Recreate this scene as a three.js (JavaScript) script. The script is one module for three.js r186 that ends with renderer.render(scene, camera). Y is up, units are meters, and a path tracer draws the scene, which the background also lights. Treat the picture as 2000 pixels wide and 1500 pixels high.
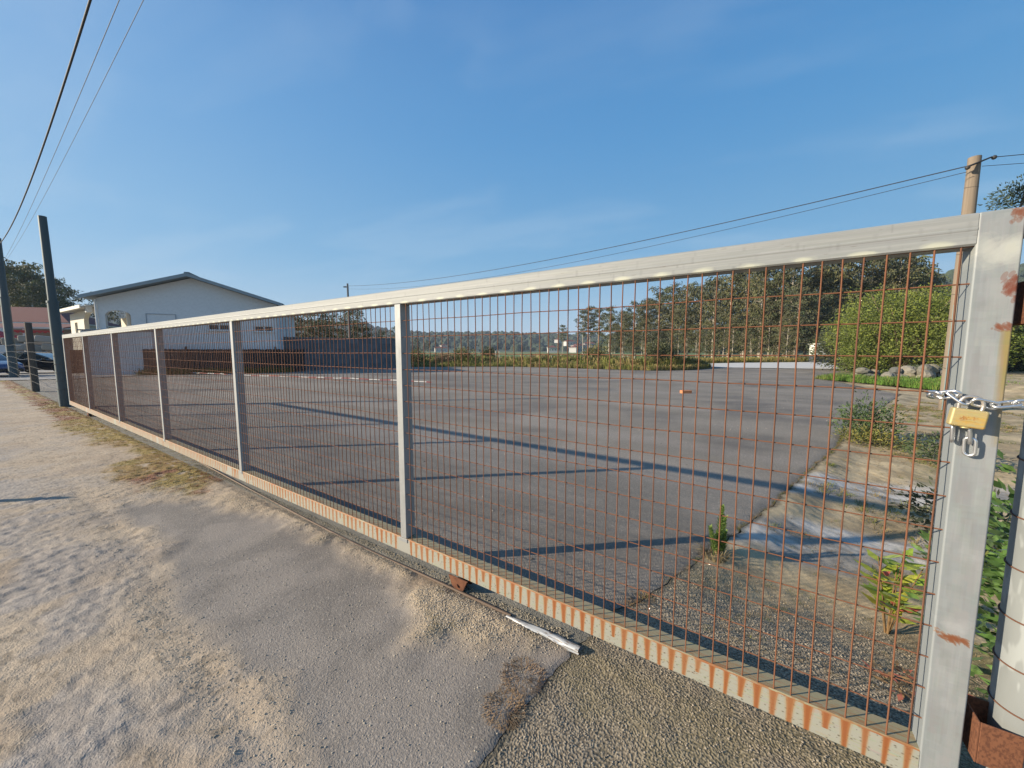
import * as THREE from 'three';
import { mergeGeometries } from 'three/addons/utils/BufferGeometryUtils.js';
import { RoundedBoxGeometry } from 'three/addons/geometries/RoundedBoxGeometry.js';

// ---------------------------------------------------------------- camera, sky, sun, exposure
const scene = new THREE.Scene();
const camera = new THREE.PerspectiveCamera(92.18, 4 / 3, 0.05, 6000);
camera.position.set(0, 1.725, 0);
camera.rotation.set(-THREE.MathUtils.degToRad(5.22), 0, 0);
scene.add(camera);
const renderer = new THREE.WebGLRenderer({ antialias: true });
renderer.setSize(1024, 768);
renderer.toneMapping = THREE.LinearToneMapping;
renderer.toneMappingExposure = 1.7;
renderer.shadowMap.enabled = true;
renderer.shadowMap.type = THREE.PCFSoftShadowMap;

// small deterministic tools used by the sky and by everything below
function rng(seed) { let s = seed >>> 0; return () => { s = (s + 0x6d2b79f5) | 0; let t = Math.imul(s ^ (s >>> 15), 1 | s); t = (t + Math.imul(t ^ (t >>> 7), 61 | t)) ^ t; return ((t ^ (t >>> 14)) >>> 0) / 4294967296; }; }
const HASH = new Float32Array(65536); { const r = rng(77); for (let i = 0; i < 65536; i++) HASH[i] = r(); }
function vnoise(x, y) {
  const xi = Math.floor(x), yi = Math.floor(y), fx = x - xi, fy = y - yi;
  const u = fx * fx * (3 - 2 * fx), v = fy * fy * (3 - 2 * fy);
  const a = (yi & 255) << 8, b = ((yi + 1) & 255) << 8, c = xi & 255, d = (xi + 1) & 255;
  const h00 = HASH[a | c], h10 = HASH[a | d], h01 = HASH[b | c], h11 = HASH[b | d];
  return h00 + (h10 - h00) * u + (h01 - h00 + (h00 - h10 - h01 + h11) * u) * v;
}
function fbm(x, y, o = 4) { let s = 0, a = 0.5, n = 0; for (let i = 0; i < o; i++) { s += a * vnoise(x, y); n += a; x = x * 2.03 + 17.7; y = y * 2.03 + 9.2; a *= 0.5; } return s / n; }
function cell(x, y) { // nearest scattered chip: [distance, its own random number]
  const xi = Math.floor(x), yi = Math.floor(y); let d = 9, id = 0;
  for (let b = -1; b <= 1; b++) for (let a = -1; a <= 1; a++) { const h = HASH[(((yi + b) & 255) << 8) | ((xi + a) & 255)], k = HASH[(((yi + b + 91) & 255) << 8) | ((xi + a + 37) & 255)], ex = xi + a + h - x, ey = yi + b + k - y, q = ex * ex + ey * ey; if (q < d) { d = q; id = h * 0.6 + k * 0.4; } }
  return [Math.sqrt(d), id];
}
const sm = (a, b, x) => { const t = Math.min(1, Math.max(0, (x - a) / (b - a))); return t * t * (3 - 2 * t); };
const lerp = (a, b, t) => a + (b - a) * t;
const mix3 = (a, b, t) => [lerp(a[0], b[0], t), lerp(a[1], b[1], t), lerp(a[2], b[2], t)];

const SUN_EL = THREE.MathUtils.degToRad(20.6);
const SUN_DIR = new THREE.Vector3(-0.991 * Math.cos(SUN_EL), Math.sin(SUN_EL), 0.135 * Math.cos(SUN_EL)).normalize();
{ // clear sky with thin cirrus, brighter towards the low sun and towards the horizon
  const W = 2048, H = 1024, data = new Float32Array(W * H * 4);
  for (let j = 0; j < H; j++) for (let i = 0; i < W; i++) {
    const th = ((i + 0.5) / W - 0.5) * 2 * Math.PI, el = ((j + 0.5) / H - 0.5) * Math.PI;
    const y = Math.sin(el), ce = Math.cos(el), x = Math.cos(th) * ce, z = Math.sin(th) * ce;
    const e = Math.max(0, el * 180 / Math.PI);
    let c = [0.040, 0.200, 0.500];
    c = mix3([0.085, 0.300, 0.610], c, sm(24, 48, e));
    c = mix3([0.200, 0.440, 0.690], c, sm(6, 30, e));
    c = mix3([0.470, 0.620, 0.740], c, sm(-3, 14, e));
    const cs = x * SUN_DIR.x + y * SUN_DIR.y + z * SUN_DIR.z, g = Math.max(0, 0.5 + 0.5 * cs);
    const glow = 0.10 * g * g + 0.16 * Math.pow(g, 8) + 0.5 * Math.pow(g, 60);
    c = [c[0] + glow * 0.95, c[1] + glow * 0.97, c[2] + glow];
    if (y > 0.02) { // cirrus on a plane high above
      const px = x / (y + 0.12) * 1.3, pz = z / (y + 0.12) * 1.3;
      const rx = px * 0.93 + pz * 0.36, rz = -px * 0.36 + pz * 0.93;
      const wsp = fbm(rx * 0.8 + 3 + 0.8 * fbm(rx * 1.7, rz * 1.7, 3), rz * 2.1 + 11, 5);
      const m = sm(0.46, 0.78, wsp) * sm(0.02, 0.2, y) * 0.13;
      c = mix3(c, [0.62, 0.74, 0.86], m);
    }
    if (el < 0) c = mix3(c, [0.30, 0.31, 0.30], sm(0, 0.12, -el));
    const o = (j * W + i) * 4; data[o] = c[0] / 1.7; data[o + 1] = c[1] / 1.7; data[o + 2] = c[2] / 1.7; data[o + 3] = 1;
  }
  const sky = new THREE.DataTexture(data, W, H, THREE.RGBAFormat, THREE.FloatType);
  sky.mapping = THREE.EquirectangularReflectionMapping; sky.magFilter = THREE.LinearFilter; sky.minFilter = THREE.LinearFilter; sky.needsUpdate = true;
  scene.background = sky; scene.environment = sky;
}
const sun = new THREE.DirectionalLight(new THREE.Color(1.0, 0.87, 0.68), 5.0);
sun.position.copy(SUN_DIR).multiplyScalar(120); sun.target.position.set(0, 0, 0);
sun.castShadow = true; sun.shadow.radius = 1.2; sun.shadow.mapSize.set(4096, 4096);
Object.assign(sun.shadow.camera, { left: -70, right: 70, top: 70, bottom: -70, near: 1, far: 300 });
scene.add(sun, sun.target);
scene.fog = new THREE.FogExp2(new THREE.Color(0.72, 0.84, 1.0), 0.00025);

// ---------------------------------------------------------------- helpers
const V = (x, y, z) => new THREE.Vector3(x, y, z);
const TURN = -THREE.MathUtils.degToRad(33.3);               // the gate and all fences along the road share this heading
const GX = V(Math.cos(TURN), 0, -Math.sin(TURN)), GZ = V(Math.sin(TURN), 0, Math.cos(TURN));
const G0 = V(1.0486, 0, -1.5964);
const gw = (u, w, y = 0) => V(G0.x + GX.x * u + GZ.x * w, y, G0.z + GX.z * u + GZ.z * w);   // along the gate, out of the gate -> world
const wg = (x, z) => [(x - G0.x) * GX.x + (z - G0.z) * GX.z, (x - G0.x) * GZ.x + (z - G0.z) * GZ.z];
const taken = new Map();
const numbered = (n) => { const k = taken.get(n) ?? 0; taken.set(n, k + 1); return k ? n + '_' + String(k).padStart(3, '0') : n; };
function tag(o, label, category, group) { o.userData.label = label; o.userData.category = category; if (group) o.userData.group = group; return o; }
function thing(name, label, category, pos = V(0, 0, 0), turn = 0, group) {
  const o = new THREE.Group(); o.name = numbered(name); o.position.copy(pos); o.rotation.y = turn; scene.add(o); return tag(o, label, category, group);
}
function part(parent, name, geo, m, label) {
  const o = new THREE.Mesh(geo, m); o.name = name; o.castShadow = o.receiveShadow = true; parent.add(o); if (label) o.userData.label = label; return o;
}
function top(name, geo, m, label, category, group) { const o = part(scene, numbered(name), geo, m); return tag(o, label, category, group); }
function struct(name, geo, m, label, category) { const o = part(scene, numbered(name), geo, m); o.userData.kind = 'structure'; return tag(o, label, category); }
function stuff(name, o, label, category) { o.name = numbered(name); o.castShadow = o.receiveShadow = true; o.userData.kind = 'stuff'; scene.add(o); return tag(o, label, category); }
const inGate = (o) => { o.position.copy(G0); o.rotation.y = TURN; return o; };
const lin = (r, g, b) => new THREE.Color().setRGB(r, g, b);
const mat = (r, g, b, rough = 0.85, more = {}) => new THREE.MeshStandardMaterial({ color: lin(r, g, b), roughness: rough, ...more });
function box(w, h, d, x = 0, y = 0, z = 0) { const g = new THREE.BoxGeometry(w, h, d); g.translate(x, y, z); return g; }
function rbox(w, h, d, x = 0, y = 0, z = 0, r = 0.004) { const g = new RoundedBoxGeometry(w, h, d, 2, Math.min(r, w / 2.1, h / 2.1, d / 2.1)); g.translate(x, y, z); return g; }
function cyl(r0, r1, h, x = 0, y = 0, z = 0, seg = 12) { const g = new THREE.CylinderGeometry(r1, r0, h, seg); g.translate(x, y + h / 2, z); return g; }
const clean = (g) => { g = g.index ? g.toNonIndexed() : g; for (const k of Object.keys(g.attributes)) if (!['position', 'normal', 'uv'].includes(k)) g.deleteAttribute(k); return g; };
const join = (list) => mergeGeometries(list.map(clean));
function tubeAlong(pts, r, seg = 6, n = 24) { return new THREE.TubeGeometry(new THREE.CatmullRomCurve3(pts), n, r, seg, false); }
// a mesh under construction with vertex colours: limbs, leaves, blades
class Leafy {
  constructor() { this.p = []; this.n = []; this.c = []; }
  tri(a, b, c, col) {
    const ux = b[0] - a[0], uy = b[1] - a[1], uz = b[2] - a[2], vx = c[0] - a[0], vy = c[1] - a[1], vz = c[2] - a[2];
    let nx = uy * vz - uz * vy, ny = uz * vx - ux * vz, nz = ux * vy - uy * vx; const l = Math.hypot(nx, ny, nz) || 1; nx /= l; ny /= l; nz /= l;
    this.p.push(...a, ...b, ...c); for (let i = 0; i < 3; i++) { this.n.push(nx, ny, nz); this.c.push(...col); }
  }
  // a leaf: a diamond from base a along d (length L), width W across s
  leaf(a, d, s, L, W, col) {
    const m = [a[0] + d[0] * L * 0.45, a[1] + d[1] * L * 0.45, a[2] + d[2] * L * 0.45], t = [a[0] + d[0] * L, a[1] + d[1] * L, a[2] + d[2] * L];
    const l = [m[0] + s[0] * W / 2, m[1] + s[1] * W / 2, m[2] + s[2] * W / 2], r = [m[0] - s[0] * W / 2, m[1] - s[1] * W / 2, m[2] - s[2] * W / 2];
    this.tri(a, l, t, col); this.tri(a, t, r, col);
  }
  limb(pts, radii, seg, col) {
    for (let k = 0; k < pts.length - 1; k++) {
      const a = pts[k], b = pts[k + 1], d = V(b[0] - a[0], b[1] - a[1], b[2] - a[2]).normalize(), s = V(0.31, 0.1, 0.94).cross(d).normalize(), t = d.clone().cross(s);
      const ring = (p, r, j) => { const q = j / seg * 2 * Math.PI, c = Math.cos(q) * r, e = Math.sin(q) * r; return [[p[0] + s.x * c + t.x * e, p[1] + s.y * c + t.y * e, p[2] + s.z * c + t.z * e], [s.x * Math.cos(q) + t.x * Math.sin(q), s.y * Math.cos(q) + t.y * Math.sin(q), s.z * Math.cos(q) + t.z * Math.sin(q)]]; };
      for (let j = 0; j < seg; j++) {
        const [a0, n0] = ring(a, radii[k], j), [a1, n1] = ring(a, radii[k], j + 1), [b0] = ring(b, radii[k + 1], j), [b1] = ring(b, radii[k + 1], j + 1);
        this.p.push(...a0, ...a1, ...b1, ...a0, ...b1, ...b0); this.n.push(...n0, ...n1, ...n1, ...n0, ...n1, ...n0); for (let i = 0; i < 6; i++) this.c.push(...col);
      }
    }
  }
  geo() { const g = new THREE.BufferGeometry(); g.setAttribute('position', new THREE.Float32BufferAttribute(this.p, 3)); g.setAttribute('normal', new THREE.Float32BufferAttribute(this.n, 3)); g.setAttribute('color', new THREE.Float32BufferAttribute(this.c, 3)); return g; }
}
const rdir = (r) => { const z = r() * 2 - 1, a = r() * Math.PI * 2, q = Math.sqrt(1 - z * z); return [q * Math.cos(a), z, q * Math.sin(a)]; };
const nrm = (v) => { const l = Math.hypot(...v) || 1; return [v[0] / l, v[1] / l, v[2] / l]; };
const crs = (a, b) => nrm([a[1] * b[2] - a[2] * b[1], a[2] * b[0] - a[0] * b[2], a[0] * b[1] - a[1] * b[0]]);
function tex(W, H, f, srgb = false) { // f(i, j) -> [r, g, b] linear 0..1, stored as sRGB bytes when srgb
  const d = new Uint8Array(W * H * 4), enc = (x) => { x = Math.min(1, Math.max(0, x)); return Math.round(255 * (srgb ? (x <= 0.0031308 ? 12.92 * x : 1.055 * Math.pow(x, 1 / 2.4) - 0.055) : x)); };
  for (let j = 0, o = 0; j < H; j++) for (let i = 0; i < W; i++, o += 4) { const c = f(i, j); d[o] = enc(c[0]); d[o + 1] = enc(c[1]); d[o + 2] = enc(c[2]); d[o + 3] = 255; }
  const t = new THREE.DataTexture(d, W, H); t.magFilter = THREE.LinearFilter; t.minFilter = THREE.LinearMipmapLinearFilter; t.generateMipmaps = true; t.wrapS = t.wrapT = THREE.RepeatWrapping; if (srgb) t.colorSpace = THREE.SRGBColorSpace; t.needsUpdate = true; return t;
}
const leafMat = () => new THREE.MeshPhysicalMaterial({ color: 0xffffff, vertexColors: true, roughness: 0.75, transmission: 0.35, thickness: 0, side: THREE.DoubleSide });
const LEAF = leafMat(), BARK = new THREE.MeshStandardMaterial({ vertexColors: true, roughness: 0.95 }), DRY = new THREE.MeshStandardMaterial({ vertexColors: true, roughness: 0.9, side: THREE.DoubleSide });

// ---------------------------------------------------------------- terrain
const CRACK = [[3, -1.15], [1.4, -0.98], [0.85, -0.9], [0.58, -0.88], [-0.04, -0.79], [-0.38, -0.70], [-0.65, -0.56], [-1.59, -0.23], [-2.58, 0.10], [-3.98, 0.5], [-5.46, 0.92], [-6.87, 1.36], [-9.38, 1.81], [-13, 3.1], [-18.57, 4.86], [-22, 4.2], [-26.8, 3.6], [-32, 4.2], [-42, 7.4], [-60, 14]];
function crack(w) {
  let u = CRACK[CRACK.length - 1][1];
  for (let i = 0; i < CRACK.length - 1; i++) if (w <= CRACK[i][0] && w > CRACK[i + 1][0]) { const t = (CRACK[i][0] - w) / (CRACK[i][0] - CRACK[i + 1][0]); u = lerp(CRACK[i][1], CRACK[i + 1][1], t); break; }
  return u + (vnoise(w * 9, 3.3) - 0.5) * 0.05 + (vnoise(w * 31, 8.1) - 0.5) * 0.02;
}
function sdPoly(P, x, y) { // signed distance, negative inside
  let d = 1e9, s = 1;
  for (let i = 0, j = P.length - 1; i < P.length; j = i++) {
    const ax = P[i][0], ay = P[i][1], bx = P[j][0], by = P[j][1], ex = bx - ax, ey = by - ay, wx = x - ax, wy = y - ay;
    const t = Math.min(1, Math.max(0, (wx * ex + wy * ey) / (ex * ex + ey * ey))), qx = wx - ex * t, qy = wy - ey * t; d = Math.min(d, qx * qx + qy * qy);
    const c1 = y >= ay, c2 = y < by, c3 = ex * wy > ey * wx; if ((c1 && c2 && c3) || (!c1 && !c2 && !c3)) s = -s;
  }
  return s * Math.sqrt(d);
}
const PATCH = [[-5.7, 0.92], [-5.1, 0.45], [-3.98, 0.12], [-3.13, 0.17], [-2.29, 0.17], [-1.95, 0.34], [-1.62, 0.5], [-1.2, 0.44], [-0.95, 0.2], [-0.72, 0.05], [-0.8, 0.9], [-0.85, 1.5], [-1.35, 1.3], [-1.97, 1.06], [-2.62, 1.16], [-3.23, 1.19], [-4.11, 1.1]];
const MOSS = [[-20, -0.1], [-6, -0.1], [-5.6, 0.25], [-6.3, 0.62], [-7.7, 0.85], [-8.3, 0.4], [-10, 0.42], [-13.2, 0.6], [-18, 0.55], [-26, 0.5], [-40, 0.6], [-40, -0.1]];
// what lies at a spot of the road: patch of bare asphalt, moss and weeds, loose gravel
function roadAt(u, w) {
  const n1 = fbm(u * 1.3, w * 1.3, 4) - 0.5, n2 = fbm(u * 5 + 40, w * 5, 4) - 0.5;
  const pd = sdPoly(PATCH, u, w) + n1 * 0.35 + n2 * 0.22;
  const asphalt = 1 - sm(-0.13, 0.10, pd);
  const md = sdPoly(MOSS, u, w) + n1 * 0.5 + n2 * 0.35;
  const moss = (1 - sm(-0.14, 0.16, md)) * sm(0.30, 0.56, fbm(u * 9 + 5, w * 9 + 70, 4) + 0.14);
  const stony = (1 - asphalt) * sm(1.15, 1.75, w + n1 * 0.9 + n2 * 0.5) * sm(0.4, 0.6, fbm(u * 2.6 + 61, w * 2.6 + 5, 4) + 0.08);
  const grav = (1 - asphalt) * sm(-7, -3.5, u) * sm(1.0, 0.25, w + n1 * 0.5) * sm(0.3, 0.55, fbm(u * 3 + 20, w * 3 + 9, 3) + 0.1);
  return { asphalt, moss, grav, stony, n1, n2 };
}
function roadHeight(u, w, r) {
  r = r || roadAt(u, w);
  let h = 0.018 - 0.015 * r.asphalt + r.n1 * 0.018 + r.n2 * 0.010 * (1 - 0.6 * r.asphalt) + r.grav * 0.022 + r.moss * (fbm(u * 22, w * 22, 3) - 0.3) * 0.035;
  const rut = Math.exp(-Math.pow((w - 1.28 - 0.02 * u + 0.06 * Math.sin(u)) / 0.1, 2)) * sm(-9, -6, u); h -= rut * 0.012 * (1 - r.asphalt);
  h += (1 - r.asphalt) * (fbm(u * 14, w * 14, 2) - 0.5) * 0.012 + r.stony * (fbm(u * 17 + 3, w * 29, 4) - 0.5) * 0.026;
  return h * sm(0.02, 0.16, w + 0.02) * sm(0.0, 0.22, crack(w) - u) - 0.010 * sm(0.03, 0.0, crack(w) - u);
}
function roadGrain(u, w, r) { // fine relief for the bump map, 0..1
  const peb = vnoise(u * 150, w * 150), p2 = vnoise(u * 70 + 9, w * 70), p3 = vnoise(u * 310, w * 310);
  const dust = 0.25 + 0.30 * fbm(u * 26, w * 40, 4) + 0.10 * p2 + 0.10 * HASH[(Math.floor(u * 330) * 57 + Math.floor(w * 400) * 131) & 65535];
  const track = sm(0.25, 0, Math.abs(w - 1.28 - 0.02 * u + 0.06 * Math.sin(u)) / 0.4) * (0.5 + 0.5 * Math.sin(u * 150 + Math.sin(w * 60) * 2)) * sm(0.35, 0.6, vnoise(u * 1.7 + 3, w * 2));
  const stone = 0.25 + 0.45 * peb * peb + 0.25 * p3 + 0.15 * p2;
  const a = 0.40 + 0.10 * peb + 0.16 * p3 + 0.10 * HASH[(Math.floor(u * 330) * 57 + Math.floor(w * 400) * 131) & 65535];
  let g = lerp(dust - 0.12 * track + 0.2 * p3 * p3, stone, Math.min(1, r.grav + r.moss * 0.7)); g = lerp(g, a, r.asphalt); return g;
}
function roadColor(u, w, r) {
  const big = fbm(u * 0.55 + 8, w * 0.9 + 2, 3), mid = fbm(u * 3.1 + 50, w * 3.1, 4), fine = vnoise(u * 210, w * 210), sp = vnoise(u * 120 + 31, w * 120 + 12);
  let c = mix3([0.345, 0.285, 0.215], [0.46, 0.395, 0.305], sm(0.3, 0.7, big * 0.5 + mid * 0.5));
  c = mix3(c, [0.33, 0.31, 0.285], 0.5 * sm(0.5, 0.72, fbm(u * 2.2 + 11, w * 2.2 + 60, 4)));
  const dark = sm(0.60, 0.70, fbm(u * 16 + 33, w * 26 + 3, 4)) * (1 - r.asphalt); c = mix3(c, [0.20, 0.17, 0.125], dark * 0.55);
  c = mix3(c, mix3([0.30, 0.25, 0.17], [0.55, 0.48, 0.36], sp), r.grav * 0.8);
  c = mix3(c, mix3([0.16, 0.145, 0.09], [0.26, 0.22, 0.14], sp), r.grav * sm(0.58, 0.7, fbm(u * 4.1 + 70, w * 4.1 + 31, 4)) * 0.75);
  const as = mix3([0.205, 0.195, 0.180], [0.285, 0.268, 0.245], sm(0.3, 0.7, mid));
  c = mix3(c, mix3(as, [0.42, 0.40, 0.36], 0.75 * sm(0.82, 0.93, sp) + 0.25 * sm(0.6, 0.95, fine)), r.asphalt);
  const red = sm(0.42, 0.6, fbm(u * 1.9 + 91, w * 1.9 + 17, 3)) * (u < -14 || (u > -6.9 && u < -5) ? 1 : 0.35);
  c = mix3(c, mix3(mix3([0.20, 0.155, 0.04], [0.34, 0.26, 0.06], sp), [0.21, 0.085, 0.040], red), r.moss * 0.92);
  c = mix3(c, mix3([0.20, 0.20, 0.205], [0.42, 0.405, 0.385], fbm(u * 17 + 3, w * 29, 4)), r.stony * 0.7);
  const k = 0.84 + 0.32 * fine; return [c[0] * k * 0.86, c[1] * k * 0.785, c[2] * k * 0.715];
}
function gridMesh(us, ws, f) { // f(u, w) -> [x, y, z, uvx, uvy, r, g, b]
  const nu = us.length, nw = ws.length, p = new Float32Array(nu * nw * 3), uv = new Float32Array(nu * nw * 2), col = new Float32Array(nu * nw * 3), idx = [];
  for (let j = 0, k = 0; j < nw; j++) for (let i = 0; i < nu; i++, k++) { const o = f(us[i], ws[j]); p.set(o.slice(0, 3), k * 3); uv.set(o.slice(3, 5), k * 2); col.set(o.length > 5 ? o.slice(5, 8) : [1, 1, 1], k * 3); }
  for (let j = 0; j < nw - 1; j++) for (let i = 0; i < nu - 1; i++) { const a = j * nu + i; idx.push(a, a + nu, a + 1, a + 1, a + nu, a + nu + 1); }
  const g = new THREE.BufferGeometry(); g.setAttribute('position', new THREE.BufferAttribute(p, 3)); g.setAttribute('uv', new THREE.BufferAttribute(uv, 2)); g.setAttribute('color', new THREE.BufferAttribute(col, 3)); g.setIndex(idx); g.computeVertexNormals();
  const n = g.attributes.normal; if (n.getY(Math.floor(n.count / 2)) < 0) { for (let i = 0; i < idx.length; i += 3) { const t = idx[i]; idx[i] = idx[i + 1]; idx[i + 1] = t; } g.setIndex(idx); g.computeVertexNormals(); }
  return g;
}
const steps = (a, b, n) => Array.from({ length: n + 1 }, (_, i) => a + (b - a) * i / n);
const grow = (a, b, s0, k) => { const o = [a]; let x = a, s = s0; const sg = Math.sign(b - a); while ((b - x) * sg > s) { x += s * sg; o.push(x); s *= k; } o.push(b); return o; };

{ // the dirt road in front of the gate: a fine sheet near the camera and a coarser one running on to the left and behind
  const roadSheet = (u0, u1, w0, w1, us, ws, tw, thh, label) => {
    const at = (i, j) => [u0 + (i + 0.5) / tw * (u1 - u0), w0 + (j + 0.5) / thh * (w1 - w0)];
    const colors = new Float32Array(tw * thh * 3), grain = new Float32Array(tw * thh);
    for (let j = 0; j < thh; j++) for (let i = 0; i < tw; i++) { const [u, w] = at(i, j), r = roadAt(u, w), k = j * tw + i, c = roadColor(u, w, r); colors[k * 3] = c[0]; colors[k * 3 + 1] = c[1]; colors[k * 3 + 2] = c[2]; grain[k] = roadGrain(u, w, r); }
    const cm = tex(tw, thh, (i, j) => { const k = (j * tw + i) * 3; return [colors[k], colors[k + 1], colors[k + 2]]; }, true);
    const bm = tex(tw, thh, (i, j) => { const g = grain[j * tw + i]; return [g, g, g]; });
    cm.wrapS = cm.wrapT = bm.wrapS = bm.wrapT = THREE.ClampToEdgeWrapping;
    const g = gridMesh(us, ws, (u, w) => [u, roadHeight(u, w), w, (u - u0) / (u1 - u0), (w - w0) / (w1 - w0)]);
    inGate(struct('dirt_road', g, new THREE.MeshStandardMaterial({ map: cm, bumpMap: bm, bumpScale: 0.014, roughness: 0.97 }), label, 'dirt road'));
  };
  // right edge follows the broken edge of the old asphalt
  const U0 = -7, U1 = -0.6, W0 = 0.0, W1 = 2.6;
  const us = steps(0, 1, 300), ws = steps(W0, W1, 130);
  const tw = 2048, thh = 1024;
  {
    const colors = (i, j) => { const u = U0 + (i + 0.5) / tw * (U1 - U0), w = W0 + (j + 0.5) / thh * (W1 - W0); return [u, w]; };
    const R = new Array(0); const cbuf = new Float32Array(tw * thh * 3), gbuf = new Float32Array(tw * thh);
    for (let j = 0; j < thh; j++) for (let i = 0; i < tw; i++) { const [u, w] = colors(i, j), r = roadAt(u, w), k = j * tw + i; const c = roadColor(u, w, r); cbuf[k * 3] = c[0]; cbuf[k * 3 + 1] = c[1]; cbuf[k * 3 + 2] = c[2]; gbuf[k] = roadGrain(u, w, r); }
    const cm = tex(tw, thh, (i, j) => { const k = (j * tw + i) * 3; return [cbuf[k], cbuf[k + 1], cbuf[k + 2]]; }, true), bm = tex(tw, thh, (i, j) => { const q = gbuf[j * tw + i]; return [q, q, q]; });
    cm.wrapS = cm.wrapT = bm.wrapS = bm.wrapT = THREE.ClampToEdgeWrapping;
    const g = gridMesh(us, ws, (t, w) => { const u = lerp(U0, crack(w), t); return [u, roadHeight(u, w), w, (u - U0) / (U1 - U0), (w - W0) / (W1 - W0)]; });
    inGate(struct('dirt_road', g, new THREE.MeshStandardMaterial({ map: cm, bumpMap: bm, bumpScale: 0.012, roughness: 0.97 }), 'pale dusty dirt road with a worn grey asphalt patch in front of the gate', 'dirt road'));
  }
  roadSheet(-47, -7, 0, 5, grow(-7, -47, 0.03, 1.012).reverse(), grow(0, 5, 0.03, 1.02), 2048, 512, 'far stretch of the pale dirt road leading past the metal posts');
  const back = gridMesh(grow(-7, -60, 1, 1.05).reverse().concat(steps(-6, 6, 12)), grow(2.6, 30, 0.4, 1.1), (u, w) => [u, u < -7 && w < 5 ? -0.02 : 0.0, w, u / 6, w / 6, 0.4, 0.34, 0.265]);
  inGate(struct('dirt_road', back, new THREE.MeshStandardMaterial({ vertexColors: true, roughness: 0.97 }), 'dirt road surface behind the camera position', 'dirt road'));
}
{ // one sheet of open country to the horizon
  const g = new THREE.CircleGeometry(2200, 96, 0, Math.PI * 2); g.rotateX(-Math.PI / 2);
  const t = tex(256, 256, (i, j) => { const n = fbm(i / 16, j / 16, 4), m = vnoise(i / 2, j / 2); return mix3([0.07, 0.10, 0.025], [0.16, 0.15, 0.06], n * 0.7 + m * 0.3); }, true); t.repeat.set(220, 220);
  const s = struct('ground', g, new THREE.MeshStandardMaterial({ map: t, roughness: 1 }), 'open grassy country stretching to the hills', 'ground'); s.position.y = -0.35;
}
{ // the asphalt lot behind the gate, one grid that follows the broken right edge
  const tile = tex(1024, 1024, (i, j) => {
    const s = 1024 / 2.4, u = i / s, w = j / s, wrap = (f) => f; const a = vnoise(i / 4, j / 4), b = vnoise(i / 8 + 40, j / 8 + 3), [cd, ci] = cell(i / 4, j / 4), c = ci * sm(0.6, 0.3, cd);
    const k = 0.70 + 0.28 * a + 0.14 * b + 0.45 * sm(0.74, 0.96, c) + 1.0 * sm(0.90, 0.98, a); return [k * 0.62, k * 0.61, k * 0.6];
  }, true);
  const bump = tex(1024, 1024, (i, j) => { const a = vnoise(i / 4, j / 4), [cd, ci] = cell(i / 4, j / 4), c = (0.4 + 0.6 * ci) * sm(0.6, 0.3, cd); const k = 0.2 + 0.15 * a + 0.5 * c; return [k, k, k]; });
  const ts = grow(0, 62, 0.05, 1.035), ws = grow(-0.17, -62, 0.05, 1.03);
  const g = gridMesh(ts, ws, (t, w) => {
    const u = crack(w) - t, n = fbm(u * 0.22, w * 0.5, 4), m = fbm(u * 0.9 + 7, w * 1.6, 4), st = fbm(u * 0.16 + 3, w * 1.1 + 9, 3);
    let c = mix3([0.278, 0.246, 0.205], [0.392, 0.348, 0.292], sm(0.3, 0.72, n * 0.6 + m * 0.4));
    c = mix3(c, [0.46, 0.41, 0.36], 0.55 * sm(0.52, 0.72, st)); c = mix3(c, [0.15, 0.14, 0.135], 0.6 * sm(0.55, 0.72, fbm(u * 0.5 + 30, w * 0.5 + 2, 4))); c = mix3(c, [0.44, 0.39, 0.33], 0.35 * sm(0.56, 0.68, fbm(u * 2.2 + 70, w * 3.1 + 22, 4)));
    return [u, -0.03 * sm(0.10, 0.0, t) * (0.3 + vnoise(w * 20, 4)) + (fbm(u * 0.4, w * 0.4, 2) - 0.5) * 0.012, w, u / 2.4, w / 2.4, c[0], c[1], c[2]];
  });
  inGate(struct('asphalt_lot', g, new THREE.MeshStandardMaterial({ map: tile, bumpMap: bump, bumpScale: 0.008, vertexColors: true, roughness: 0.92 }), 'wide weathered grey asphalt lot behind the mesh gate', 'asphalt lot'));
  // skirt of the lot along its broken edge
  const sk = [], K = grow(-0.17, -20, 0.04, 1.02); for (const w of K) sk.push([crack(w), w]);
  const p = []; for (let i = 0; i < sk.length - 1; i++) { const [a, b] = sk[i], [c, d] = sk[i + 1]; p.push(a, -0.005, b, a, -0.3, b, c, -0.3, d, a, -0.005, b, c, -0.3, d, c, -0.005, d); }
  const sg = new THREE.BufferGeometry(); sg.setAttribute('position', new THREE.Float32BufferAttribute(p, 3)); sg.computeVertexNormals();
  inGate(struct('asphalt_edge', sg, mat(0.11, 0.10, 0.09, 0.95, { side: THREE.DoubleSide }), 'broken dark edge of the asphalt lot', 'asphalt edge'));
}
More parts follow.
